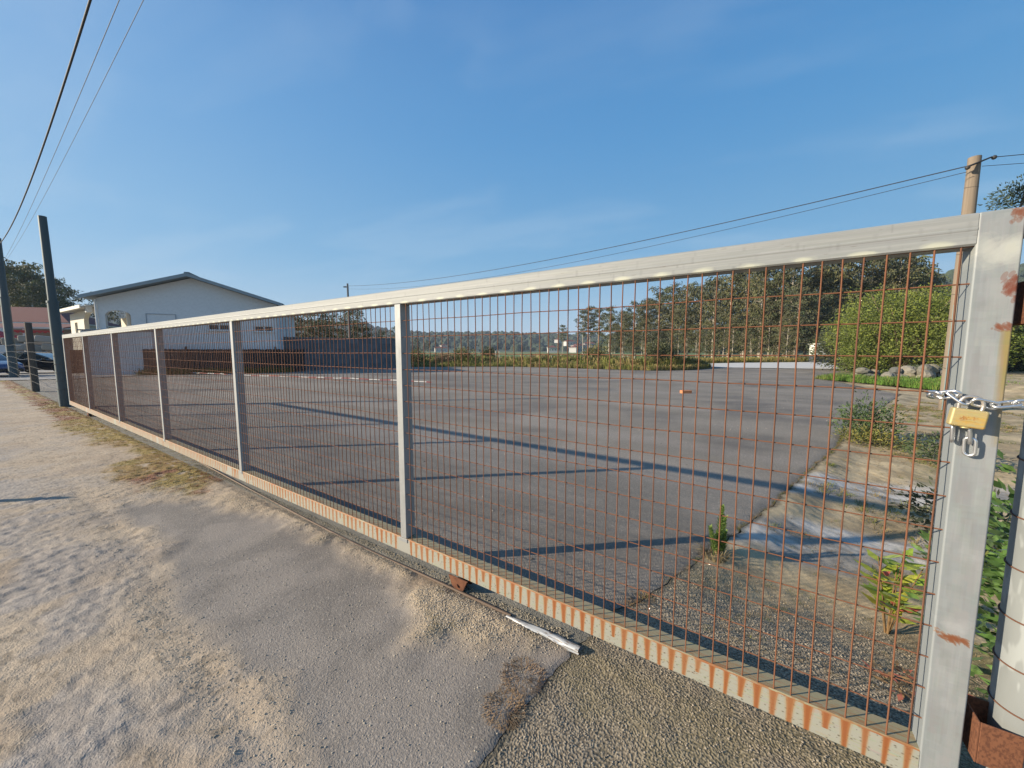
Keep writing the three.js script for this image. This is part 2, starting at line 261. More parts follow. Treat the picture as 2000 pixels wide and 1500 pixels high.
{ // concrete footing strip below the gate, between the asphalt lot and the road
  const us = grow(1, 0, 0.0012, 1.006).reverse(), ws = steps(-0.19, 0.03, 8);
  const g = gridMesh(us, ws, (t, w) => { const u = lerp(-47, crack(w) + 0.012, t); return [u, 0.004 + (vnoise(u * 11, w * 11) - 0.5) * 0.008 - 0.012 * sm(-0.9, -0.78, u), w, u, w]; });
  const t = tex(1024, 128, (i, j) => { const n = fbm(i / 30, j / 30, 4), m = vnoise(i / 2.2, j / 2.2); const k = 0.8 + 0.4 * m; const c = mix3([0.15, 0.14, 0.115], [0.235, 0.215, 0.175], n); return [c[0] * k, c[1] * k, c[2] * k]; }, true); t.repeat.set(0.33, 2);
  const b = tex(512, 512, (i, j) => { const k = 0.3 + 0.5 * vnoise(i / 2.6, j / 2.6) + 0.2 * vnoise(i / 8, j / 8); return [k, k, k]; }); b.repeat.set(1, 1);
  inGate(struct('concrete_strip', g, new THREE.MeshStandardMaterial({ map: t, bumpMap: b, bumpScale: 0.006, roughness: 0.95 }), 'narrow concrete strip under the sliding gate', 'concrete strip'));
}
// the rough apron and sunken sandy bank right of the broken edge
function bankHeight(t, w) {
  const u = crack(w) + t;
  let h = -0.006 + (fbm(u * 1.7 + 4, w * 1.7, 4) - 0.5) * 0.03 * sm(0.02, 0.4, t) + (fbm(u * 19, w * 19, 3) - 0.5) * 0.014;
  const inside = sm(-0.5, -1.4, w);
  h -= inside * 0.095 * sm(0.03, 0.5, t) * (1 - 0.55 * sm(-5.0, -8, w));
  h += inside * (fbm(u * 1.1 + 2, w * 0.9 + 9, 3) - 0.5) * 0.14 * sm(0.1, 0.8, t);
  h += sm(2.6, 6, t) * 0.35 * inside;
  return h;
}
function bankKind(u, w, t) {
  const n1 = fbm(u * 1.4 + 3, w * 1.4 + 8, 4) - 0.5, n2 = fbm(u * 6 + 1, w * 6, 4) - 0.5;
  const rough = sm(-1.75, -1.05, w + n1 * 0.9 - 0.55 * Math.max(0, t - 0.7));       // chip-seal apron at the gate
  const slab = (1 - rough) * sm(0.55, 0.35, Math.abs(w + 2.2 + 0.5 * t + n1 * 0.6)) + (1 - rough) * sm(0.7, 0.4, Math.abs(w + 4.1 + 0.55 * t + n1 * 0.8));
  return { rough, slab: Math.min(1, slab), n1, n2 };
}
{
  const sheet = (t1, w0, w1, ts, ws, tw, th2, bs, label) => {
    const cb = new Float32Array(tw * th2 * 3), gb = new Float32Array(tw * th2);
    for (let j = 0; j < th2; j++) {
      const w = w0 + (j + 0.5) / th2 * (w1 - w0), cu = crack(w);
      for (let i = 0; i < tw; i++) {
        const t = (i + 0.5) / tw * t1, u = cu + t, b = bankKind(u, w, t), k = j * tw + i;
        const sp = vnoise(u * 95, w * 95), s2 = vnoise(u * 190 + 7, w * 190), mid = fbm(u * 3.3, w * 3.3 + 20, 4);
        let c = mix3([0.27, 0.205, 0.12], [0.42, 0.33, 0.20], sm(0.3, 0.7, mid));                                   // sand and dry litter
        c = mix3(c, mix3([0.22, 0.205, 0.185], [0.47, 0.45, 0.42], sm(0.35, 0.7, fbm(u * 2 + w * 1.5, w * 7, 4))), b.slab * 0.85); // pale concrete slabs
        const [cd, ci] = b.rough > 0.01 ? cell(u * 98 + 3 * vnoise(u * 9, w * 9), w * 98 + 3 * vnoise(w * 9 + 7, u * 9)) : [0.5, 0.5], chip = sm(0.62, 0.32, cd);
        const ap = mix3(mix3([0.105, 0.086, 0.062], mix3([0.16, 0.125, 0.085], [0.42, 0.35, 0.25], ci), chip), [0.16, 0.135, 0.06], 0.4 * sm(0.55, 0.75, fbm(u * 2.3 + 8, w * 2.3 + 6, 4)));
        c = mix3(c, ap, b.rough);
        c = mix3(c, [0.12, 0.12, 0.035], (1 - b.rough) * 0.55 * sm(0.56, 0.72, fbm(u * 3.2 + 30, w * 3.2 + 12, 4)) * sm(0.6, 1.6, t));
        c = mix3(c, [0.055, 0.05, 0.035], 0.7 * sm(0.06, 0.0, t + b.n2 * 0.05));                                       // soil in the crack
        const q = 0.82 + 0.36 * s2; cb[k * 3] = c[0] * q; cb[k * 3 + 1] = c[1] * q; cb[k * 3 + 2] = c[2] * q;
        gb[k] = lerp(0.3 + 0.3 * fbm(u * 34, w * 34, 3) + 0.2 * s2 - 0.1 * b.slab * s2, 0.15 + (0.25 + 0.45 * ci) * chip + 0.22 * s2 + 0.25 * (mid - 0.5), b.rough);
      }
    }
    const cm = tex(tw, th2, (i, j) => { const k = (j * tw + i) * 3; return [cb[k], cb[k + 1], cb[k + 2]]; }, true), bm = tex(tw, th2, (i, j) => { const q = gb[j * tw + i]; return [q, q, q]; });
    cm.wrapS = cm.wrapT = bm.wrapS = bm.wrapT = THREE.ClampToEdgeWrapping;
    const g = gridMesh(ts, ws, (t, w) => [crack(w) + t + 0.006, bankHeight(t, w), w, t / t1, (w - w0) / (w1 - w0)]);
    inGate(struct('earth_bank', g, new THREE.MeshStandardMaterial({ map: cm, bumpMap: bm, bumpScale: bs, roughness: 0.97 }), label, 'earth bank'));
  };
  sheet(3.6, 2.6, -6, steps(0, 3.6, 140), steps(2.6, -6, 320), 1024, 2048, 0.0075, 'rough chipped apron and sandy bank right of the broken asphalt edge');
  sheet(16, -6, -40, grow(0, 16, 0.06, 1.03), grow(-6, -40, 0.06, 1.02), 1024, 1024, 0.02, 'far sandy bank with weeds around the timber pole');
  const side = gridMesh(grow(3.6, 14, 0.2, 1.1), grow(2.6, -6, 0.2, 1.02), (t, w) => [crack(w) + t, bankHeight(t, w) - 0.004, w, t, w, 0.26, 0.22, 0.13]);
  inGate(struct('earth_bank', side, new THREE.MeshStandardMaterial({ vertexColors: true, roughness: 1 }), 'earth bank beyond the round post', 'earth bank'));
}
function flatShape(name, pts, y, m, label, category) { // a sheet of ground given by its outline in world x, z
  const s = new THREE.Shape(pts.map(([x, z]) => new THREE.Vector2(x, -z))), g = new THREE.ShapeGeometry(s); g.rotateX(-Math.PI / 2); g.translate(0, y, 0);
  const uv = g.attributes.uv, p = g.attributes.position; for (let i = 0; i < p.count; i++) uv.setXY(i, p.getX(i) / 4, p.getZ(i) / 4);
  return struct(name, g, m, label, category);
}
const turf = tex(512, 512, (i, j) => { const n = fbm(i / 40, j / 40, 5), m = vnoise(i / 2, j / 2); return mix3([0.06, 0.085, 0.02], [0.20, 0.19, 0.07], n * 0.65 + m * 0.35); }, true);
const TURF = new THREE.MeshStandardMaterial({ map: turf, roughness: 1 });
flatShape('grass_verge', [[-14, -38], [-6, -38.6], [0, -39.1], [5, -36], [9, -33], [12, -31.3], [15, -32], [18, -34.6], [19.2, -36.4], [17.5, -39.5], [20, -45], [30, -50], [52, -56], [90, -52], [90, -110], [-60, -110], [-40, -60]], 0.03, TURF, 'grass verge along the far edge of the asphalt lot', 'grass verge');
{
  const t = tex(512, 512, (i, j) => { const n = fbm(i / 50, j / 12, 4), m = vnoise(i / 2, j / 2); return mix3([0.42, 0.40, 0.37], [0.60, 0.58, 0.54], n * 0.8 + m * 0.2); }, true);
  flatShape('concrete_pad', [[19.4, -36.6], [30.5, -32.6], [33.5, -36], [50, -55], [46, -53.5], [30, -49.6], [20.6, -45], [18.2, -39.6]], 0.05, new THREE.MeshStandardMaterial({ map: t, roughness: 0.95 }), 'pale concrete pad at the far right of the lot', 'concrete pad');
  flatShape('grass_verge', [[18.2, -22.4], [19.2, -21.4], [18.7, -18.4], [18.2, -15.6], [22, -14.5], [40, -16], [46, -28], [30, -30.5], [24, -27.5]], 0.06, TURF, 'green ground at the foot of the big light green bush', 'grass verge');
  flatShape('meadow', [[-45, -62], [60, -62], [120, -260], [-160, -260]], 0.07, new THREE.MeshStandardMaterial({ color: lin(0.105, 0.16, 0.045), roughness: 1 }), 'bright green meadow beyond the stakes', 'meadow');
  const ya = flatShape('driveway', [[-70, -20], [-44, -14], [-26, -22], [-24, -32], [-60, -44]], 0.035, mat(0.26, 0.25, 0.24), 'paved yard where the cars are parked', 'driveway'); ya.userData.kind = 'structure';
}
// wooded hills, real ridges far away; canopy on them as one mass
function hill(pts, zf, depth, crestY, seed, col, label) {
  const us = steps(0, 1, 90), vs = steps(0, 1, 14);
  const prof = (t) => { const x = lerp(pts[0][0], pts[pts.length - 1][0], t); for (let i = 0; i < pts.length - 1; i++) if (x <= pts[i + 1][0]) { const k = (x - pts[i][0]) / (pts[i + 1][0] - pts[i][0]); return [x, lerp(pts[i][1], pts[i + 1][1], k * k * (3 - 2 * k))]; } return [x, pts[pts.length - 1][1]]; };
  const f = (t, v) => { const [x, h] = prof(t), z = zf - depth * v; return [x * (1 + 0.1 * v), h * sm(-0.05, 1, v) * (0.96 + 0.08 * fbm(x * 0.02 + seed, v * 6, 3)) - 0.4, z, x / 40, z / 40]; };
  const o = struct('hills', gridMesh(us, vs, f), mat(...col, 1), label, 'hills');
  return { f, o };
}
const H1 = hill([[-1300, 60], [-700, 95], [-420, 62], [-330, 60], [-250, 38], [0, 37], [240, 31], [500, 40], [900, 60], [1300, 70]], -520, 420, 1, 3, [0.05, 0.075, 0.04], 'far wooded ridge behind the meadow');
const H2 = hill([[60, 2], [130, 8], [230, 38], [330, 60], [420, 69], [560, 80], [700, 70]], -190, 130, 1, 9, [0.055, 0.08, 0.03], 'wooded hill rising at the right behind the eucalyptus stand');
{ // canopy on the hills: one mass of lumpy crowns
  const c = new THREE.IcosahedronGeometry(1, 2), p = c.attributes.position, r0 = rng(5); for (let i = 0; i < p.count; i++) { const x = p.getX(i), y = p.getY(i), z = p.getZ(i), k = 0.75 + 0.5 * fbm(x * 2.2 + 9 + z, y * 2.2 + z * 1.3 + 4, 3); p.setXYZ(i, x * k, y * k, z * k); } c.computeVertexNormals();
  const m = new THREE.InstancedMesh(c, mat(1, 1, 1, 1), 9000), M = new THREE.Matrix4(), q = new THREE.Quaternion(), r = rng(12), C = new THREE.Color();
  for (let i = 0; i < 9000; i++) {
    const hh = i < 6600 ? H1 : H2, a = hh.f(r(), Math.pow(r(), 0.7)), s = (i < 6600 ? 4.5 : 3.2) * (0.6 + r() * 0.9);
    q.setFromAxisAngle(V(0, 1, 0), r() * 6.28); M.compose(V(a[0], a[1] + s * 0.3, a[2]), q, V(s, s * (0.9 + r() * 0.8), s)); m.setMatrixAt(i, M);
    const b = 0.6 + r() * 0.8; m.setColorAt(i, C.setRGB(0.030 * b, 0.044 * b, 0.024 * b));
  }
  stuff('far_woods', m, 'dense far woodland covering the distant hills', 'woodland');
}

// ---------------------------------------------------------------- the sliding gate
const noiseMetal = tex(512, 512, (i, j) => { const n = fbm(i / 60, j / 60, 5), s = vnoise(i / 9, j / 9), k = 0.84 + 0.2 * n + 0.06 * s; return [k, k, k * 0.99]; }, true);
const roughMetal = tex(256, 256, (i, j) => { const k = 0.42 + 0.3 * fbm(i / 20, j / 20, 4); return [k, k, k]; });
const GALV = new THREE.MeshStandardMaterial({ color: lin(0.32, 0.325, 0.32), map: noiseMetal, roughnessMap: roughMetal, roughness: 1, metalness: 0.25 });
const RUST = new THREE.MeshStandardMaterial({ color: lin(0.17, 0.066, 0.030), roughness: 0.9, map: tex(256, 256, (i, j) => { const n = fbm(i / 14, j / 14, 5); return mix3([0.55, 0.5, 0.5], [1, 1, 1], sm(0.25, 0.7, n)); }, true) });
const WIRE = new THREE.MeshStandardMaterial({ color: lin(0.175, 0.070, 0.033), roughness: 0.85 });
const WIRE2 = new THREE.MeshStandardMaterial({ color: lin(0.135, 0.058, 0.031), roughness: 0.9 });
const metreUV = (g) => { const p = g.attributes.position, n = g.attributes.normal, uv = g.attributes.uv; for (let i = 0; i < p.count; i++) { const ax = Math.abs(n.getX(i)), ay = Math.abs(n.getY(i)); if (ax > 0.7) uv.setXY(i, p.getZ(i), p.getY(i)); else if (ay > 0.7) uv.setXY(i, p.getX(i), p.getZ(i)); else uv.setXY(i, p.getX(i), p.getY(i)); } return g; };
const PITCH = 0.0605, YB = 0.09, YT = 2.18, RAILT = 0.106, RAILB = 0.125, DEEP = 0.1, U_R = 0.596, U_L = -17.25, MESHW = -0.014;
const POSTS = [-2.335, -5.365, -8.355, -11.33, -14.35], PW = 0.066;
const wireU = []; for (let k = 0, u = U_R - 0.030; u > U_L + 0.12; u -= PITCH, k++) wireU.push(u);
const wireY = Array.from({ length: 16 }, (_, k) => 2.074 - k * 0.1243);
const gate = thing('sliding_gate', 'long galvanised sliding gate with rusty welded wire mesh in six bays', 'gate'); inGate(gate);
{
  // front-face textures carry weld spray, drips and rust only
  const L = U_R + 0.1 - U_L;
  const drip = (() => { // bottom rail: lower half of the sheet is its front face with a rust drip under each wire, upper half its top face
    const W = 2048, Hh = 128, r = rng(41), u1 = U_R + 0.1, u0 = u1 - 6.2;
    const cs = document.createElement('canvas'); cs.width = W; cs.height = 256; const x = cs.getContext('2d'); x.fillStyle = '#99988c'; x.fillRect(0, 0, W, 256); x.fillStyle = '#8d8468'; x.fillRect(0, 0, W, 128);
    for (let i = 0; i < 3600; i++) { x.fillStyle = `rgba(${120 + r() * 60 | 0},${112 + r() * 52 | 0},${88 + r() * 52 | 0},0.22)`; x.fillRect(r() * W, r() * 256, 2 + r() * 22, 1 + r() * 5); }
    for (let i = 0; i < 1500; i++) { x.fillStyle = `rgba(66,56,44,${0.3 + r() * 0.45})`; x.beginPath(); x.ellipse(r() * W, 128 + r() * Hh, 0.5 + r() * 0.9, 1 + r() * 2.6, 0, 0, 7); x.fill(); }
    for (let i = 0; i < 1400; i++) { const d = Math.pow(r(), 1.7); x.fillStyle = `rgba(142,84,40,${0.14 + 0.26 * (1 - d)})`; x.fillRect(r() * W, 124 - d * 90, 4 + r() * 26, 3 + r() * 7); } // rust film on the top face, thickest along the wires
    for (const u of wireU) { const px = (u - u0) / (u1 - u0) * W; if (px < 0 || u > U_R) continue;
      const len = Hh * (r() < 0.78 ? 1 : 0.5 + r() * 0.45), wd = 2.7 + r() * 1.9, lean = (r() - 0.5) * 2.4, sat = 0.6 + r() * 0.4;
      for (const [f, al, cc] of [[1.5, 0.22 * sat, '160,110,62'], [1.0, 0.85 * sat, '150,88,44'], [0.55, 0.5 * sat, '128,66,30']]) { x.fillStyle = `rgba(${cc},${al})`; x.beginPath(); x.moveTo(px - wd * f * 1.5, 128); x.quadraticCurveTo(px - wd * f * 0.9, 128 + len * 0.3, px - wd * f * 0.72 + lean, 128 + len); x.lineTo(px + wd * f * 0.72 + lean, 128 + len); x.quadraticCurveTo(px + wd * f * 0.9, 128 + len * 0.3, px + wd * f * 1.5, 128); x.fill(); }
    }
    for (let i = 0; i < 420; i++) { x.fillStyle = `rgba(140,76,36,${0.2 + r() * 0.4})`; x.fillRect(r() * W, 126, 4 + r() * 22, 2 + r() * 6); }
    for (const pu of [POSTS[0], POSTS[1]]) { const a = (pu - 0.03 - u0) / (u1 - u0) * W, b = (pu + PW + 0.035 - u0) / (u1 - u0) * W; x.fillStyle = '#9a988f'; x.fillRect(a, 128, b - a, Hh); }
    const t = new THREE.CanvasTexture(cs); t.colorSpace = THREE.SRGBColorSpace; t.wrapS = t.wrapT = THREE.ClampToEdgeWrapping; return { t, u0, u1 };
  })();
  const topSpray = (() => {
    const W = 2048, Hh = 128, r = rng(43), u1 = U_R + 0.1, u0 = u1 - 9, cs = document.createElement('canvas'); cs.width = W; cs.height = Hh; const x = cs.getContext('2d'); x.fillStyle = '#8b8d8b'; x.fillRect(0, 0, W, Hh);
    for (let i = 0; i < 1500; i++) { const k = 128 + r() * 44 | 0; x.fillStyle = `rgba(${k},${k},${k - 2},0.16)`; x.fillRect(r() * W, r() * Hh, 10 + r() * 120, 1 + r() * 10); }
    for (let i = 0; i < 260; i++) { const k = 92 + r() * 40 | 0; x.fillStyle = `rgba(${k},${k},${k},0.18)`; x.fillRect(r() * W, r() * Hh, 1 + r() * 2, 6 + r() * 40); }
    for (let i = 0; i < 60; i++) { x.fillStyle = 'rgba(110,105,98,0.5)'; x.beginPath(); x.ellipse(r() * W, r() * Hh, 1 + r() * 2, 1 + r(), 0, 0, 7); x.fill(); }
    wireU.forEach((u, k) => { if (k % 3 !== 1) return; const px = (u - u0) / (u1 - u0) * W; for (let q = 0; q < 14; q++) { x.fillStyle = 'rgba(188,184,166,0.16)'; x.beginPath(); x.ellipse(px + (r() - 0.5) * 8, Hh - 4 - r() * 14, 3 + r() * 7, 4 + r() * 12, 0, 0, 7); x.fill(); } });
    const t = new THREE.CanvasTexture(cs); t.colorSpace = THREE.SRGBColorSpace; t.wrapS = THREE.MirroredRepeatWrapping; t.wrapT = THREE.ClampToEdgeWrapping; return { t, u0, u1 };
  })();
  const postRust = (() => {
    const W = 128, Hh = 2048, r = rng(47), cs = document.createElement('canvas'); cs.width = W; cs.height = Hh; const x = cs.getContext('2d'); x.fillStyle = '#868b8c'; x.fillRect(0, 0, W, Hh);
    const Y = (y) => (YT - y) / (YT - YB) * Hh;
    for (let i = 0; i < 900; i++) { const k = 120 + r() * 44 | 0; x.fillStyle = `rgba(${k},${k + 1},${k},0.14)`; x.fillRect(r() * W, r() * Hh, 6 + r() * 50, 10 + r() * 140); }
    for (let i = 0; i < 40; i++) { x.fillStyle = 'rgba(178,176,170,0.12)'; x.beginPath(); x.ellipse(r() * W, Y(2.08) + r() * 60, 20 + r() * 40, 14 + r() * 26, -0.5, 0, 7); x.fill(); }
    const blob = (cx, cy, rx, ry, n, c) => { for (let i = 0; i < n; i++) { x.fillStyle = c; x.beginPath(); x.ellipse(cx + (r() + r() - 1) * rx * 1.1, cy + (r() + r() - 1) * ry * 1.1, rx * (0.08 + r() * 0.3), ry * (0.08 + r() * 0.3), r(), 0, 7); x.fill(); } };
    blob(112, Y(2.165), 22, 30, 60, 'rgba(118,66,48,0.3)'); blob(112, Y(1.93), 26, 42, 70, 'rgba(114,62,44,0.3)'); blob(100, Y(1.80), 30, 14, 60, 'rgba(118,68,46,0.3)');
    for (let i = 0; i < 60; i++) { x.fillStyle = 'rgba(146,108,74,0.045)'; const w0 = 10 + r() * 26; x.fillRect(W - w0, Y(1.79), w0, 60 + r() * 330); }
    blob(62, Y(0.69), 46, 14, 90, 'rgba(122,72,46,0.4)'); blob(20, Y(0.705), 22, 10, 16, 'rgba(132,84,56,0.4)'); for (let i = 0; i < 26; i++) { x.fillStyle = 'rgba(176,174,168,0.06)'; x.beginPath(); x.ellipse(64 + (r() - 0.5) * 90, Y(0.74) + (r() - 0.5) * 40, 14 + r() * 20, 8 + r() * 20, 0, 0, 7); x.fill(); }
    const t = new THREE.CanvasTexture(cs); t.colorSpace = THREE.SRGBColorSpace; t.wrapS = t.wrapT = THREE.ClampToEdgeWrapping; return t;
  })();
  const G = (map) => new THREE.MeshStandardMaterial({ map, roughness: 0.62, metalness: 0.12, roughnessMap: null });
  // rails are folded channels: upper and lower flange with a shallow groove between them
  const railProfile = (h, groove) => {
    const s = new THREE.Shape(), c = 0.006, m = h / 2; s.moveTo(0, c); s.lineTo(0, m - groove); if (groove) { s.lineTo(0.0014, m - groove * 0.4); s.lineTo(0.0014, m + groove * 0.4); } s.lineTo(0, m + groove); s.lineTo(0, h - c); s.lineTo(-c, h); s.lineTo(-DEEP + c, h); s.lineTo(-DEEP, h - c); s.lineTo(-DEEP, c); s.lineTo(-DEEP + c, 0); s.lineTo(-c, 0); s.closePath(); return s;
  };
  const rail = (h, y, groove, u0, u1) => { const g = new THREE.ExtrudeGeometry(railProfile(h, groove), { depth: u1 - u0, bevelEnabled: false }); g.rotateY(Math.PI / 2); // profile x -> -z, so mirror into place
    const p = g.attributes.position; for (let i = 0; i < p.count; i++) { const X = p.getX(i), Y = p.getY(i), Z = p.getZ(i); p.setXYZ(i, u0 + X, y + Y, -Z); } g.index; const idx = []; for (let i = 0; i < p.count; i += 3) { const q = [0, 2, 1].map((k) => [p.getX(i + k), p.getY(i + k), p.getZ(i + k)]); q.forEach((v, k) => idx.push(...v)); }
    const o = new THREE.BufferGeometry(); o.setAttribute('position', new THREE.Float32BufferAttribute(idx, 3)); o.computeVertexNormals(); const uv = new Float32Array(idx.length / 3 * 2); o.setAttribute('uv', new THREE.BufferAttribute(uv, 2)); return o; };
  const fitBottom = (g, u0, u1) => { const p = g.attributes.position, n = g.attributes.normal, uv = g.attributes.uv; for (let i = 0; i < p.count; i++) uv.setXY(i, (p.getX(i) - u0) / (u1 - u0), n.getY(i) > 0.5 ? 0.502 + 0.49 * Math.min(1, -p.getZ(i) / DEEP) : 0.002 + 0.494 * (p.getY(i) - YB) / RAILB); return g; };
  const fit = (g, u0, u1, y0, y1) => { const p = g.attributes.position, uv = g.attributes.uv; for (let i = 0; i < p.count; i++) uv.setXY(i, (p.getX(i) - u0) / (u1 - u0), (p.getY(i) - y0) / (y1 - y0)); return g; };
  const tr = rail(RAILT, YT - RAILT, 0.006, U_L + 0.1, U_R); fit(tr, topSpray.u0, topSpray.u1, YT - RAILT, YT); part(gate, 'top_rail', tr, G(topSpray.t), 'galvanised top rail with pale weld spray spots');
  const br = rail(RAILB, YB, 0.0, -5.4, U_R); fitBottom(br, drip.u0, drip.u1);
  part(gate, 'bottom_rail', br, G(drip.t), 'pale bottom rail streaked with rust drips below every wire');
  const d2 = drip.t.clone(); d2.wrapS = d2.wrapT = THREE.MirroredRepeatWrapping; const br2 = rail(RAILB, YB, 0.0, U_L + 0.1, -5.4); fitBottom(br2, drip.u0, drip.u1);
  part(gate, 'bottom_rail', br2, G(d2));
  const ep = metreUV(rbox(0.1, YT - YB, DEEP, 0, 0, 0, 0.006)); { const p = ep.attributes.position, uv = ep.attributes.uv; for (let i = 0; i < p.count; i++) uv.setXY(i, p.getX(i) / 0.1 + 0.5, p.getY(i) / (YT - YB) + 0.5); }
  const e1 = part(gate, 'end_post', ep, G(postRust), 'thick galvanised end post with rust patches at its welds'); e1.position.set(U_R + 0.05, (YT + YB) / 2, -DEEP / 2 + 0.001);
  const e2 = part(gate, 'end_post', metreUV(rbox(0.1, YT - YB, DEEP, 0, 0, 0, 0.006)), GALV); e2.position.set(U_L + 0.05, (YT + YB) / 2, -DEEP / 2 + 0.001);
  const pg = metreUV(rbox(PW, YT - YB - RAILT - RAILB, DEEP - 0.006, 0, 0, 0, 0.004));
  for (const u of POSTS) { const o = part(gate, 'post', pg, GALV); o.position.set(u + PW / 2, YB + RAILB + (YT - YB - RAILT - RAILB) / 2, -DEEP / 2 + 0.003); const pl = part(gate, 'weld_plate', rbox(PW + 0.03, 0.03, 0.006, u + PW / 2, YB + RAILB - 0.014, 0.003, 0.002), GALV); }
  // weld scar on the second post
  // mesh: every wire its own bar, the farthest bay joined
  const y0 = YB + RAILB - 0.012, y1 = YT - RAILT + 0.014, r = rng(91);
  const vw = [0, 1, 2].map((k) => { const pts = []; const n = 9, rr = rng(200 + k); for (let i = 0; i <= n; i++) pts.push(V((rr() - 0.5) * 0.0035, lerp(y0, y1, i / n), (rr() - 0.5) * 0.003)); return tubeAlong(pts, 0.0031, 5, 18); });
  const inBay = (u) => !POSTS.some((p) => u > p - 0.004 && u < p + PW + 0.004);
  let count = 0; const far = [];
  wireU.forEach((u, k) => { if (!inBay(u)) return;
    if (count < 270) { const o = part(gate, 'vertical_wire', vw[k % 3], k % 4 ? WIRE : WIRE2); o.position.set(u, 0, MESHW + 0.003); o.rotation.y = (k * 1.7) % 6.28; count++; }
    else { const g = vw[k % 3].clone(); g.translate(u, 0, MESHW + 0.003); far.push(g); } });
  if (far.length) { const o = part(gate, 'far_mesh_wires', join(far), WIRE); o.userData.kind = 'stuff'; }
  const ends = [U_R, ...POSTS.flatMap((p) => [p + PW, p]), U_L + 0.1];
  for (let b = 0; b < ends.length; b += 2) for (const y of wireY) {
    const a = ends[b], c = ends[b + 1], pts = [], rr = rng(b * 100 + Math.round(y * 1000)); for (let i = 0; i <= 8; i++) pts.push(V(lerp(a + 0.002, c - 0.002, i / 8), y + (i % 8 ? (rr() - 0.5) * 0.006 : 0), MESHW - 0.0025 + (rr() - 0.5) * 0.002));
    part(gate, 'horizontal_wire', tubeAlong(pts, 0.0027, 5, 16), WIRE);
  }
  // roller carriages below the bottom rail
  for (const u of [-1.70, -14.4]) {
    const c = new THREE.Group(); c.name = 'roller_carriage'; gate.add(c); c.position.set(u, 0, -0.02);
    const s = new THREE.Shape(); s.moveTo(-0.085, 0.1); s.lineTo(0.085, 0.1); s.lineTo(0.05, 0.025); s.quadraticCurveTo(0, 0.0, -0.05, 0.03); s.closePath();
    const pl = new THREE.ExtrudeGeometry(s, { depth: 0.008, bevelEnabled: true, bevelSize: 0.002, bevelThickness: 0.002, bevelSegments: 1 });
    const a = part(c, 'side_plate', pl, RUST); a.position.set(0, 0, 0.042); const b = part(c, 'side_plate', pl, RUST); b.position.set(0, 0, -0.05);
    const wh = new THREE.CylinderGeometry(0.042, 0.042, 0.05, 20); wh.rotateX(Math.PI / 2); wh.translate(0, 0.05, 0); part(c, 'wheel', wh, mat(0.09, 0.07, 0.06, 0.6, { metalness: 0.5 }));
    const bo = new THREE.CylinderGeometry(0.011, 0.011, 0.012, 6); bo.rotateX(Math.PI / 2); bo.translate(0, 0.05, 0.058); part(c, 'bolt', bo, RUST);
  }
}
{ // steel guide rail on the ground, its near end a flattened white pipe
  const pts = [[-9.6, -0.16], [-8.23, -0.13], [-6.14, -0.07], [-4.72, 0.0], [-2.89, 0.03], [-1.96, 0.035], [-1.24, 0.045]].map(([u, w]) => V(u, 0.008 + 0.005 * Math.sin(u * 3), w + 0.012 * Math.sin(u * 1.7)));
  const o = thing('track_rail', 'thin rusty ground rail along the gate ending in a flattened white pipe', 'rail'); inGate(o);
  part(o, 'rail_bar', tubeAlong(pts, 0.0105, 8, 60), new THREE.MeshStandardMaterial({ color: lin(0.125, 0.088, 0.064), roughness: 0.7, metalness: 0.3 }), 'brown weathered rail bar');
  const g = new THREE.CylinderGeometry(0.036, 0.013, 0.5, 18, 24, true); g.rotateZ(-Math.PI / 2); g.translate(0.25, 0, 0);
  { const p = g.attributes.position; for (let i = 0; i < p.count; i++) { const x = p.getX(i), y = p.getY(i), z = p.getZ(i), d = 0.6 + 0.5 * vnoise(x * 14, Math.atan2(y, z) * 1.4 + 5); p.setXYZ(i, x + 0.02 * (vnoise(y * 60, z * 60) - 0.5) * sm(0.4, 0.5, x), y * 0.62 * d + 0.006 * Math.sin(x * 9), z * d + 0.012 * Math.sin(x * 7 + 1)); } g.computeVertexNormals(); }
  const zinc = tex(256, 128, (i, j) => { const n = fbm(i / 22, j / 22, 4), m = fbm(i / 9 + 5, j / 9, 3); return mix3(mix3([0.34, 0.36, 0.37], [0.52, 0.53, 0.53], n), [0.17, 0.11, 0.07], 0.8 * sm(0.60, 0.72, m)); }, true);
  const e = part(o, 'pipe_end', g, new THREE.MeshStandardMaterial({ map: zinc, roughness: 0.55, metalness: 0.2, side: THREE.DoubleSide }), 'dented white open pipe end'); e.position.set(-1.26, 0.014, 0.046); e.rotation.y = -0.02;
}
